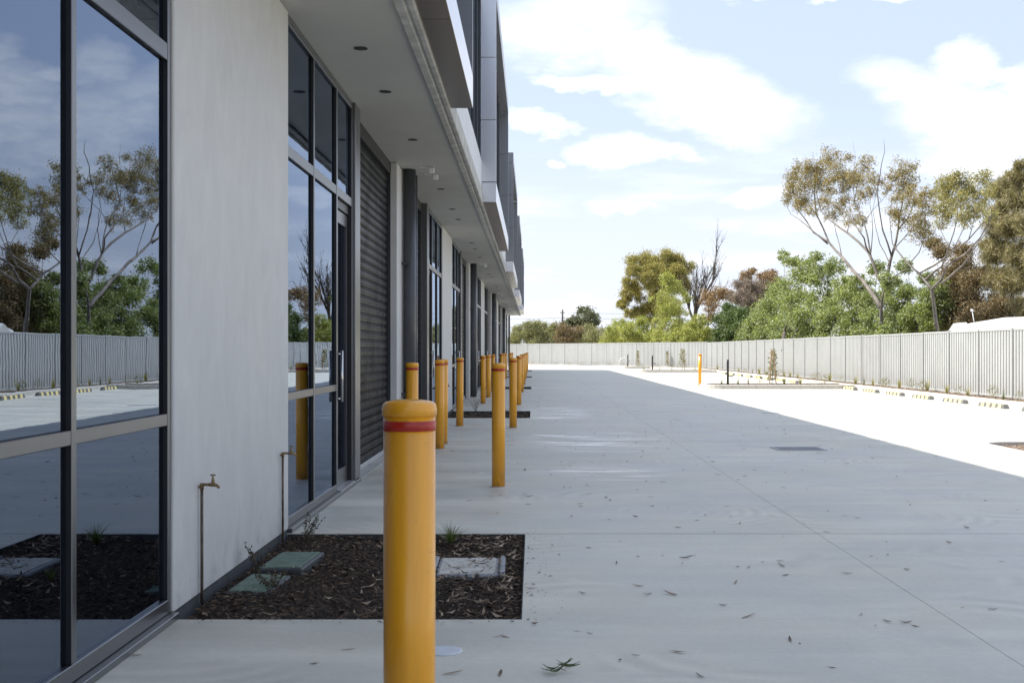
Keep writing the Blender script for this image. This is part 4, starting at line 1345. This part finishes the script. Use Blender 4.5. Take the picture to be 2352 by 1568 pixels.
def tree(name, lab, base, blobs, leafm, barkm, leaf=(.14, .05), dens=1.0, trunk_r=.16, sub=7, subr=.42, droop=.15, group=None, limbs=None, extra=None, cat='tree', fork=.42, flat=.8, twigs=True):
    """blobs: world-space (x, y, z, r) foliage masses; each is filled with smaller sprays of leaves held on its own branch"""
    base = np.asarray(base, float)
    r = empty(name, tuple(base)); tag(r, lab, cat, group)
    m = MB()
    cen = np.array([b[:3] for b in blobs])
    top = cen[:, 2].max()
    ctr = cen.mean(0)
    Cs = []
    nodes = []
    if limbs is None:
        fk = base + (ctr - base) * np.array([fork, fork, fork])
        tp = limb_path(base, fk, 3, .03)
        m.tube(tp, [trunk_r, trunk_r * .85, trunk_r * .75, trunk_r * .65], 8)
        nodes = [(p, trunk_r * .6) for p in tp[1:]]
        # main limbs towards the spread of masses
        order = np.argsort(np.linalg.norm(cen - fk, axis=1))
        for i in order:
            c = cen[i]
            best = min(nodes, key=lambda nd: np.linalg.norm(nd[0] - c) + max(0, nd[0][2] - c[2]) * 2.0)
            r0 = max(.012, best[1] * .72)
            path = limb_path(best[0], c, 3, .07, .03)
            m.tube(path, [r0, r0 * .8, r0 * .6, r0 * .38], 6)
            nodes += [(path[1], r0 * .8), (path[2], r0 * .6), (path[3], r0 * .4)]
    else:
        for pts, r0 in limbs:
            pts = [np.asarray(p, float) for p in pts]
            # smooth the polyline a little
            pp = []
            for a, b in zip(pts[:-1], pts[1:]):
                pp += [a, a * .5 + b * .5 + RNG.normal(0, .018 * np.linalg.norm(b - a), 3)]
            pp.append(pts[-1]); n = len(pp)
            rr = [r0 * .78 * (1 - .86 * (i / (n - 1)) ** .75) for i in range(n)]
            m.tube(pp, rr, 8)
            nodes += list(zip(pp, rr))
        for c in cen:
            best = min(nodes, key=lambda nd: np.linalg.norm(nd[0] - c) + max(0, nd[0][2] - c[2]) * 1.5)
            path = limb_path(best[0], c, 3, .08, .02)
            r0 = max(.010, min(best[1] * .55, .04))
            m.tube(path, [r0, r0 * .75, r0 * .5, r0 * .3], 5)
    for (x, y, z, br) in blobs:
        k = max(3, int(sub * RNG.uniform(.8, 1.25)))
        d = unit(k) * (RNG.uniform(.25, 1, (k, 1)) ** .45) * br * (1 - subr * .6)
        d[:, 2] *= flat
        for dd in d:
            sc = np.array([x, y, z]) + dd
            if twigs: m.tube(limb_path((x, y, z - br * .25), sc, 2, .1), [max(.008, br * .016), max(.006, br * .010), .004], 4, False)
            sr = br * subr * RNG.uniform(.7, 1.25)
            nl = max(8, int(dens * 15.0 * sr * sr / (leaf[0] * leaf[1])))
            pp = RNG.normal(0, .52, (nl, 3)) * sr
            pp[:, 2] *= flat
            Cs.append(sc + pp)
    build(m, 'trunk', barkm, r, tuple(base))
    C = np.concatenate(Cs)
    V, Q = leaf_quads(C, leaf[0], leaf[1], droop)
    np_mesh('crown', V - base, Q, leafm, r)
    return r


def blobs_px(lst, fx, fy, s, y, jit=.25, rs=1.0):
    """masses read off a picture crop (x, y, r) -> world, spread in depth about y"""
    res = []
    for b in lst:
        u, v = fx(b[0]), fy(b[1]); rad = b[2] * s
        yy = (y(u) if callable(y) else y)
        rw = rad * yy / F * rs
        dj = RNG.normal(0, 1) * rw * jit * 3
        yy2 = yy + (abs(dj) if callable(y) else dj)
        p = at(u, v, yy2)
        res.append((p[0], p[1], p[2], rw))
    return res


# crop A: the big gum on the right
ax = lambda x: 1693.4 + .324 * x
ay = lambda y: 301 + .324 * y


def gum_y(u): return 47.0 + (2030 - u) * .030 if u < 2030 else 47.0 - (u - 2030) * .022


def gum_pt(x, y, dy=0.0):
    u = ax(x); return at(u, ay(y), gum_y(u) + dy)


G = gum_pt
root1 = at(2032, 805, 47.5)
glimbs = [
    ([(*at(2026, 812, 47.5),), G(1020, 1250), G(1045, 1100)], .17),
    ([G(1020, 1250), G(940, 1130, .5), G(830, 1000, .7), G(740, 890, .9), G(650, 790, 1), G(560, 590, 1), G(545, 430, .8), G(560, 300, .8)], .125),
    ([G(650, 790, 1), G(540, 720, 1.2), G(430, 560, 1.3), G(390, 430, 1.2), G(400, 300, 1)], .055),
    ([G(640, 800, 1), G(480, 660, .4), G(380, 590, .2), G(340, 510, 0)], .04),
    ([G(1040, 1100), G(980, 980, -.4), G(930, 860, -.6), G(780, 720, -.8), G(670, 640, -.8), G(590, 560, -.7), G(560, 430, -.7), G(600, 300, -.6)], .10),
    ([G(985, 990, -.3), G(945, 880, -.2), G(900, 650, 0), G(830, 500, .2), G(860, 350, .3), G(900, 230, .3)], .065),
    ([G(1045, 1100), G(1080, 940, .4), G(1100, 870, .5), G(1140, 700, .6), G(1170, 520, .7), G(1180, 300, .7)], .11),
    ([G(1095, 890, .4), G(1030, 700, .1), G(990, 420, 0), G(1020, 250, 0), G(1045, 150, 0), G(1038, 60, 0)], .05),
    ([G(830, 500, .2), G(820, 330, .2), G(838, 180, .2), G(820, 70, .2)], .022),
    ([G(1085, 1050, .3), G(1190, 985, .9), G(1290, 860, 1.2), G(1330, 740, 1.3), G(1340, 560, 1.3)], .045),
    ([G(930, 860, -.6), G(900, 760, -1.4), G(820, 640, -1.6), G(740, 560, -1.7), G(720, 400, -1.7), G(680, 220, -1.6)], .05),
    ([G(1140, 700, .6), G(1210, 620, .9), G(1260, 480, 1.0), G(1230, 300, 1.0)], .04),
    ([G(945, 880, -.2), G(960, 700, -.5), G(940, 520, -.7), G(960, 330, -.8)], .03), ([G(1080, 940, .4), G(1010, 800, 1.2), G(960, 560, 1.5), G(1000, 400, 1.6)], .032),
    ([G(740, 890, .9), G(700, 720, 1.6), G(650, 560, 1.9), G(640, 420, 1.9)], .03), ([G(560, 590, 1), G(490, 480, 1.5), G(470, 350, 1.6), G(430, 250, 1.6)], .024),
    ([G(1100, 870, .5), G(1180, 760, -.3), G(1290, 640, -.6), G(1350, 440, -.7)], .035), ([G(900, 650, 0), G(960, 560, .5), G(1080, 420, .8), G(1110, 330, .8)], .022),
    ([G(780, 720, -.8), G(800, 600, -.3), G(790, 430, 0), G(800, 250, 0)], .026), ([G(1170, 520, .7), G(1130, 420, .3), G(1150, 250, .2)], .02)]
gb = [(400, 330, 62), (430, 250, 42), (520, 240, 52), (530, 300, 60), (600, 260, 62), (660, 180, 62), (720, 270, 62), (790, 190, 32), (470, 470, 60), (400, 420, 62), (600, 400, 62), (640, 480, 52), (720, 540, 52), (700, 600, 50),
      (830, 610, 58), (800, 380, 72), (820, 320, 52), (910, 240, 58), (900, 450, 46), (730, 420, 48), (520, 570, 42), (1150, 280, 72), (1200, 340, 72), (1230, 240, 42), (1110, 340, 52), (1130, 470, 52), (1220, 490, 58), (1180, 600, 72),
      (1260, 600, 52), (1340, 480, 62), (1320, 560, 46), (1350, 430, 42), (1310, 760, 72), (1340, 690, 52), (890, 660, 42), (960, 330, 42), (360, 480, 40), (560, 350, 45), (670, 330, 45), (760, 330, 45), (480, 380, 50), (450, 530, 42), (590, 520, 42), (650, 400, 45), (760, 480, 42), (850, 520, 42), (880, 360, 45), (950, 430, 38), (1000, 350, 38), (1060, 420, 42), (1090, 560, 42), (1240, 420, 45), (1290, 500, 45), (1300, 640, 42), (1380, 560, 42), (1250, 690, 38), (620, 600, 34), (780, 640, 36)]
tree('gum_tree', 'tall spreading gum tree with bare pale limbs and tufted olive crown', at(2026, 812, 47.5), blobs_px(gb, ax, ay, .324, lambda u: gum_y(u), .5, 1.5), L_EUC, BARKG, (.125, .026), .27, sub=13, subr=.40, droop=.35, limbs=glimbs, flat=.95)
hl = [
    ([at(2160, 800, 43.8), G(1380, 1120, -1.2), G(1450, 1050, -1.2), G(1480, 960, -1.2), G(1620, 870, -1.2), G(1720, 760, -1.2), G(1780, 650, -1.2), G(1790, 500, -1)], .10),
    ([G(1380, 1120, -1.2), G(1290, 1010, -.8), G(1400, 950, -.7), G(1520, 860, -.6), G(1640, 770, -.6), G(1750, 640, -.6), G(1700, 400, -.5)], .075),
    ([G(1330, 1060, -1), G(1450, 960, -1.4), G(1500, 820, -1.6), G(1560, 620, -1.7), G(1560, 420, -1.7)], .06),
    ([G(1450, 1080, -1.2), G(1600, 950, -1.8), G(1700, 800, -2), G(1790, 690, -2), G(1800, 560, -2)], .055),
    ([G(1290, 1010, -.8), G(1160, 880, -.4), G(1100, 800, -.3), G(1080, 620, -.2), G(1100, 480, 0)], .05),
    ([G(1500, 820, -1.6), G(1440, 700, -1.2), G(1460, 520, -1.0), G(1470, 360, -1.0)], .024), ([G(1520, 860, -.6), G(1600, 700, -.2), G(1640, 520, 0), G(1600, 360, 0)], .026), ([G(1640, 770, -.6), G(1690, 600, -1.2), G(1740, 420, -1.4)], .022)]
hb = [(1470, 380, 72), (1500, 420, 62), (1580, 360, 72), (1650, 430, 62), (1600, 500, 72), (1460, 560, 62), (1460, 640, 52), (1690, 560, 62), (1720, 480, 62), (1740, 330, 62), (1620, 620, 62), (1550, 330, 52), (1780, 420, 52), (1800, 600, 42), (1430, 450, 50), (1540, 460, 55), (1520, 600, 50)]
tree('gum_tree', 'second gum tree with silvery limbs leaning right of the tall gum', at(2160, 800, 43.8), blobs_px(hb, ax, ay, .324, lambda u: gum_y(u) - 1.2, .5, 1.5), L_EUCG, BARKG, (.125, .027), .32, sub=14, subr=.40, droop=.35, limbs=hl, flat=.95)

fenceline = lambda X: (lambda u: X * F / (u - VU))
tl = [(60, 1480, 90), (200, 1500, 110), (350, 1500, 110), (520, 1460, 110), (380, 930, 80), (480, 1000, 120), (350, 1120, 120), (250, 1260, 130), (420, 1220, 140), (150, 1380, 110), (330, 1390, 140), (500, 1340, 130), (600, 1030, 110), (590, 1190, 110), (560, 890, 55), (320, 880, 45), (200, 1330, 100), (250, 1420, 120), (420, 1400, 110), (120, 1450, 90)]
tree('leafy_tree', 'bright green leafy tree behind the side fence, left of the gum', at(1800, 805, 60.5), blobs_px(tl, ax, ay, .324, fenceline(13.6), .5, 1.15), L_ASH, BARKD, (.14, .056), .75, .13, sub=15, subr=.38, droop=.15)
tm = [(640, 1460, 100), (780, 1450, 110), (920, 1450, 110), (1050, 1440, 90), (800, 1200, 130), (700, 1330, 120), (640, 1240, 90), (850, 1340, 130), (760, 1080, 90), (880, 1090, 90), (940, 1240, 130), (1000, 1360, 130), (980, 990, 80), (1080, 1060, 80), (700, 960, 80), (620, 1380, 100)]
tree('leafy_tree', 'leafy green tree under the tall gum, fence high and glossy', at(1960, 805, 50.5), blobs_px(tm, ax, ay, .324, fenceline(13.3), .5, 1.15), L_ASH, BARKD, (.125, .052), .75, .13, sub=15, subr=.38)
tn = [(1140, 1420, 100), (1260, 1420, 100), (1380, 1420, 90), (1120, 1180, 120), (1230, 1120, 100), (1300, 1220, 120), (1160, 1320, 130), (1280, 1340, 120), (1400, 1180, 100), (1400, 1320, 110), (1480, 1340, 80), (1060, 1390, 110), (1180, 960, 70), (1330, 1290, 90), (1450, 1240, 90), (1440, 1090, 70), (1350, 1060, 70)]
tree('leafy_tree', 'dark glossy leafy tree right of the gum trunk above the fence', at(2100, 805, 55.0), blobs_px(tn, ax, ay, .324, fenceline(17.2), .45, 1.15), L_ASH, BARKD, (.125, .052), .75, .13, sub=15, subr=.38)
tb_ = [(1480, 1430, 90), (1640, 1420, 100), (1760, 1430, 100), (1850, 1250, 90), (1500, 1050, 90), (1580, 960, 90), (1600, 1100, 110), (1540, 1220, 110), (1650, 1220, 120), (1680, 1060, 90), (1600, 860, 70), (1450, 860, 60), (1700, 1320, 110), (1560, 1340, 110), (1400, 800, 60), (1800, 1330, 90)]
tree('brown_tree', 'brown half dead tree with tangled branches behind the gums', at(2215, 805, 50.0), blobs_px(tb_, ax, ay, .324, fenceline(18.0), .5, 1.2), L_BRWN, BARKD, (.11, .042), .5, .12, sub=14, subr=.6)
tcs = [(1850, 420, 90), (1940, 360, 90), (1900, 540, 110), (2000, 480, 120), (1850, 680, 110), (1960, 680, 120), (1820, 880, 110), (1920, 860, 120), (2010, 860, 120), (1760, 1010, 90), (1860, 1040, 120), (1970, 1060, 130), (1830, 1200, 110), (1950, 1250, 130), (2020, 250, 60),
       (2070, 1000, 120), (2080, 650, 120), (2070, 1250, 120), (1780, 800, 60), (2120, 450, 100), (2000, 330, 80), (2150, 900, 130), (1900, 1310, 110)]
tree('sheoak_tree', 'large olive brown fine leaved tree at the right edge of the picture', at(2325, 805, 47.5), blobs_px(tcs, ax, ay, .324, fenceline(18.6), .5, 1.12), L_CAS, BARKD, (.26, .020), 1.0, .2, sub=17, subr=.40, droop=.75)

# crop B: trees beyond the end fence
bx_ = lambda x: 1129 + .28 * x
by_ = lambda y: 526.8 + .28 * y
t7 = [(1220, 275, 100), (1310, 270, 100), (1420, 270, 110), (1500, 265, 85), (1575, 310, 80), (1160, 345, 65), (1290, 400, 105), (1350, 350, 75), (1140, 440, 65), (1115, 540, 70), (1185, 520, 65), (1085, 612, 55), (1250, 620, 80), (1320, 560, 80), (1380, 480, 95), (1200, 690, 60), (1300, 700, 95),
      (1500, 420, 90), (1560, 470, 80), (1450, 640, 100), (1130, 690, 50), (1400, 380, 80), (1520, 350, 70)]
tree('cypress_tree', 'tall rounded golden green tree standing above the end fence', at(1500, 805, 119), blobs_px(t7, bx_, by_, .28, 118.0, .5, 1.15), L_GOLD, BARKD, (.19, .05), 1.2, .3, sub=16, subr=.36, flat=.9)
t8 = [(1380, 900, 90), (1500, 910, 90), (1600, 900, 80), (1450, 430, 80), (1530, 480, 85), (1380, 560, 85), (1480, 600, 95), (1570, 560, 65), (1420, 680, 95), (1540, 700, 90), (1350, 790, 90), (1450, 800, 100), (1560, 820, 100)]
tree('lime_tree', 'lime green airy tree in front of the rounded golden one', at(1548, 805, 103), blobs_px(t8, bx_, by_, .28, 102.5, .5, 1.22), L_LIME, BARKD, (.17, .07), .6, .14, sub=12, subr=.36)
t8b = [(960, 910, 70), (1080, 910, 80), (1220, 920, 80), (1340, 920, 80), (1200, 790, 85), (1130, 840, 85), (1050, 800, 70), (1250, 860, 80), (1000, 840, 65), (1180, 880, 80), (1340, 880, 80)]
tree('lime_bush', 'low lime green bush behind the end fence, left of the rounded tree', at(1460, 805, 106), blobs_px(t8b, bx_, by_, .28, 105.0, .5, 1.22), L_LIME, BARKD, (.17, .07), .8, .08, sub=13, subr=.40, cat='bush')
t8c = [(1780, 900, 70), (1820, 860, 60), (1650, 820, 80), (1700, 770, 75), (1680, 890, 80), (1600, 890, 80), (1740, 850, 60), (1500, 900, 80)]
tree('lime_bush', 'low yellow green bush at the foot of the bare tree', at(1598, 805, 97), blobs_px(t8c, bx_, by_, .28, 96.0, .5, 1.22), L_LIME, BARKD, (.17, .07), .8, .08, sub=13, subr=.40, cat='bush')

# bare tree
r = empty('bare_tree', tuple(at(1596, 805, 108))); tag(r, 'leafless grey tree standing between the golden tree and brown trees', 'tree')
m = MB(); o0 = at(1596, 805, 108)


def bare(p0, d, L, rad, depth):
    k = 4; pts = [np.array(p0)]; dd = np.array(d, float)
    for i in range(k):
        dd = dd + RNG.normal(0, .10, 3) + np.array([0, 0, .05]); dd /= np.linalg.norm(dd)
        pts.append(pts[-1] + dd * L / k)
    m.tube(pts, [rad * (1 - .55 * i / k) for i in range(k + 1)], 5, False)
    if depth > 0:
        nb = 5 if depth > 1 else 4
        for i in range(nb):
            t = RNG.uniform(.3, 1.0); j = min(k - 1, int(t * k)); p = pts[j] + (pts[j + 1] - pts[j]) * (t * k - j)
            nd = dd + unit(1)[0] * .55; nd[2] = abs(nd[2]) * .9 + .45; nd /= np.linalg.norm(nd)
            bare(p, nd, L * RNG.uniform(.42, .68), max(.012, rad * .45), depth - 1)


q0 = at(1594, 740, 108)
m.tube([o0, q0], [.20, .16], 7)
for d_, L_ in (((.08, 0, 1), 4.6), ((-.16, .2, 1), 3.0), ((.22, -.2, 1), 3.3), ((.05, .3, 1), 2.9)):
    bare(q0, np.array(d_) / np.linalg.norm(d_), L_, .13, 3)
build(m, 'trunk', BARKD, r, tuple(o0))
r2 = empty('bare_tree', tuple(at(1622, 805, 101))); tag(r2, 'thin leafless sapling leaning right beside the grey bare tree', 'tree')
m = MB(); o1 = at(1622, 805, 101); q1 = at(1626, 745, 101); m.tube([o1, q1], [.09, .07], 6)
bare(q1, np.array([.25, 0, 1]), 3.2, .06, 2); bare(q1, np.array([.36, .1, 1]), 2.8, .05, 2)
build(m, 'trunk', BARKD, r2, tuple(o1))

t5a = [(1800, 520, 75), (1770, 590, 70), (1860, 540, 70), (1830, 620, 70), (1790, 690, 70), (1900, 520, 60), (1950, 540, 50)]
tree('rust_tree', 'small rust brown leaved tree right of the bare grey tree', at(1645, 805, 100), blobs_px(t5a, bx_, by_, .28, 99.0, .5, 1.22), L_RUST, BARKD, (.17, .06), .5, .1, sub=11, subr=.40)
t5 = [(2080, 470, 85), (2160, 510, 100), (2180, 600, 95), (2050, 560, 80), (2120, 640, 90), (2230, 620, 80), (2000, 560, 60), (2250, 520, 70)]
tree('twiggy_tree', 'grey brown twiggy tree with dense dead branchlets', at(1725, 805, 94), blobs_px(t5, bx_, by_, .28, 93.0, .5, 1.22), L_TWIG, BARKD, (.26, .03), 1.1, .14, sub=10, subr=.42)
t5c = [(2100, 370, 60), (2130, 350, 45), (2080, 400, 45), (2250, 430, 70), (2280, 370, 60), (2310, 450, 65), (2330, 380, 50), (2220, 380, 45)]
tree('rust_tree', 'orange brown topped tree rising behind the twiggy one', at(1757, 805, 99), blobs_px(t5c, bx_, by_, .28, 98.0, .5, 1.22), L_RUST, BARKD, (.17, .06), .6, .14, sub=11, subr=.40)
t4 = [(1860, 920, 90), (1990, 940, 100), (2120, 950, 100), (2240, 940, 100), (1950, 660, 85), (1890, 740, 80), (1990, 730, 105), (2080, 800, 115), (1890, 850, 85), (2000, 860, 105), (2150, 870, 115), (2200, 780, 95), (2050, 690, 70), (1950, 800, 90), (2250, 870, 90)]
tree('dark_tree', 'dense dark green bushy tree at the corner of the two fences', at(1705, 805, 83), blobs_px(t4, bx_, by_, .28, fenceline(13.9), .4), L_DARK, BARKD, (.16, .066), 1.0, .14, sub=13, subr=.48)
for lst, yy, mt, lab in (
        ([(230, 830, 75), (280, 890, 90), (190, 890, 60), (180, 930, 60), (340, 870, 80)], 119, L_OLIV, 'olive green bush next to the end of the building'),
        ([(400, 790, 60), (330, 800, 60), (460, 850, 85), (420, 900, 80), (520, 830, 70), (540, 900, 75)], 117, L_OLIV, 'second olive bush from the building behind the end fence'),
        ([(600, 850, 75), (650, 900, 85), (580, 910, 70), (740, 850, 60), (700, 860, 70)], 114, L_BRWN, 'brownish bush before the brick house'),
        ([(740, 870, 80), (800, 840, 75), (860, 870, 80), (920, 870, 70), (960, 900, 70), (800, 910, 70)], 112, L_OLIV, 'straggly olive bush right of the brownish one')):
    u = np.mean([bx_(b[0]) for b in lst])
    tree('olive_bush', lab, at(u, 805, yy), blobs_px(lst, bx_, by_, .28, float(yy), .5, 1.22), mt, BARKD, (.18, .065), .8, .08, sub=13, subr=.40, cat='bush', group='bushes beyond the end fence')
t10 = [(760, 680, 55), (700, 730, 65), (790, 730, 80), (840, 740, 55), (640, 770, 55), (720, 800, 75), (850, 790, 60), (600, 800, 50), (770, 800, 75)]
tree('far_tree', 'grey green domed tree far off beside the power pole', at(1345, 805, 192), blobs_px(t10, bx_, by_, .28, 190.0, .5, 1.22), L_GREY, BARKD, (.45, .16), 1.1, .25, sub=10, subr=.4)

# ------------------------------------------------------------------ beyond the fences: caravans, house, pole
def loft(sections, n=20):
    """sections: (y, halfwidth, z0, z1) -> rounded box body"""
    m = MB(); vs = []; fs = []
    for (y, hw, z0, z1) in sections:
        for i in range(n):
            a = 2 * math.pi * i / n; c, s_ = math.cos(a), math.sin(a); e = .42
            vs.append((hw * math.copysign(abs(c) ** e, c), y, (z0 + z1) / 2 + (z1 - z0) / 2 * math.copysign(abs(s_) ** e, s_)))
    for j in range(len(sections) - 1):
        for i in range(n):
            k = (i + 1) % n
            fs.append((j * n + i, (j + 1) * n + i, (j + 1) * n + k, j * n + k))
    fs.append(tuple(range(n))); fs.append(tuple(reversed(range((len(sections) - 1) * n, len(sections) * n))))
    m.add(vs, fs, True)
    return m


r = empty('caravan', (15.6, 40.15, -.24)); tag(r, 'white caravan with long curved roof showing above the side fence', 'caravan')
build(loft([(-4.2, .7, 1.1, 2.05), (-3.9, 1.0, .7, 2.35), (-3.2, 1.1, .55, 2.56), (-1.5, 1.12, .5, 2.66), (1.5, 1.12, .5, 2.55), (2.9, 1.10, .5, 2.46), (3.3, 1.05, .6, 2.38), (3.5, .95, .8, 2.2)]), 'body', VANW, r)
w_ = MB().bbox(-1.14, -1.10, 2.2, 3.0, 1.4, 2.14, .02).bbox(-1.14, -1.10, -2.2, -.6, 1.4, 2.05, .02)
build(w_, 'window', VANG, r)
build(MB().bbox(-.75, .75, 3.40, 3.50, 1.5, 2.12, .02), 'window', VANG, r)
m = MB().add([(-1.16, 1.2, 2.16), (-1.16, 2.6, 2.16), (-1.2, 1.75, 2.52), (-.75, 1.2, 2.2), (-.75, 2.6, 2.2), (-.75, 1.75, 2.56)], [(0, 1, 2), (5, 4, 3), (0, 2, 5, 3), (1, 4, 5, 2), (0, 3, 4, 1)])
build(m, 'roof_hatch', VANW, r)
build(MB().bbox(-1.16, -1.12, -3.4, 1.2, 2.18, 2.23, .005), 'awning_rail', DARK, r)
build(MB().tube([(-.6, 1.4, 2.5), (-.6, 1.62, 2.95)], .012, 6).lathe([(.05, 0), (.05, .08)], 8, (-.6, 1.62, 2.92)), 'aerial', WHITEP, r)
for sx in (-1.0, 1.0):
    for sy in (-.5, .45):
        t = MB().tube([(sx - .1, sy, .34), (sx + .1, sy, .34)], .34, 18)
        build(t, 'wheel', RUBBER, r)
r = empty('caravan', (14.1, 34.6, -.1)); tag(r, 'lower white trailer roof at the right edge behind the side fence', 'caravan')
build(loft([(-2.6, .6, .9, 1.9), (-2.3, .9, .6, 2.08), (-1.0, 1.0, .5, 2.2), (1.0, 1.0, .5, 2.2), (2.4, .95, .6, 2.12), (2.7, .7, .9, 1.95)]), 'body', VANW, r)
for sx in (-.9, .9): build(MB().tube([(sx - .1, 0, .34), (sx + .1, 0, .34)], .34, 18), 'wheel', RUBBER, r)

r = empty('brick_house', (5.6, 131, 0)); tag(r, 'red brick house mostly hidden by bushes beyond the end fence', 'house')
build(MB().box(-3.0, 3.4, 0, 8, -.1, 2.75), 'wall', BRICK, r)
m = MB().add([(-3.4, -.4, 2.76), (3.8, -.4, 2.76), (3.8, 8.4, 2.76), (-3.4, 8.4, 2.76), (-1.2, 4, 3.9), (1.6, 4, 3.9)], [(0, 1, 5, 4), (1, 2, 5), (2, 3, 4, 5), (3, 0, 4), (3, 2, 1, 0)])
build(m, 'roof', ROOFT, r)
build(MB().box(-.6, .6, -.05, .02, 1.2, 2.2), 'window', WHITEP, r)
px = at(1292, 711, 180)
r = empty('power_pole', (px[0], 180, 0)); tag(r, 'thin dark power pole with wires far behind the end fence', 'power pole')
build(MB().tube([(0, 0, 0), (0, 0, px[2])], [.17, .12], 8), 'pole', POLEW, r)
build(MB().box(-.35, .35, -.06, .06, px[2] - .5, px[2] - .38), 'crossarm', POLEW, r)
for i, (z1, z0) in enumerate(((px[2] - .4, 1.0), (px[2] - 1.2, .9))):
    pts = [(t * 26, 0, z1 - z0 * .0 + .0006 * (t * 26) ** 2 * (1 if t > 0 else .6) - .03 * abs(t * 26)) for t in np.linspace(-1, 1, 15)]
    build(MB().tube(pts, .022, 4), 'wire', WIRE, r)
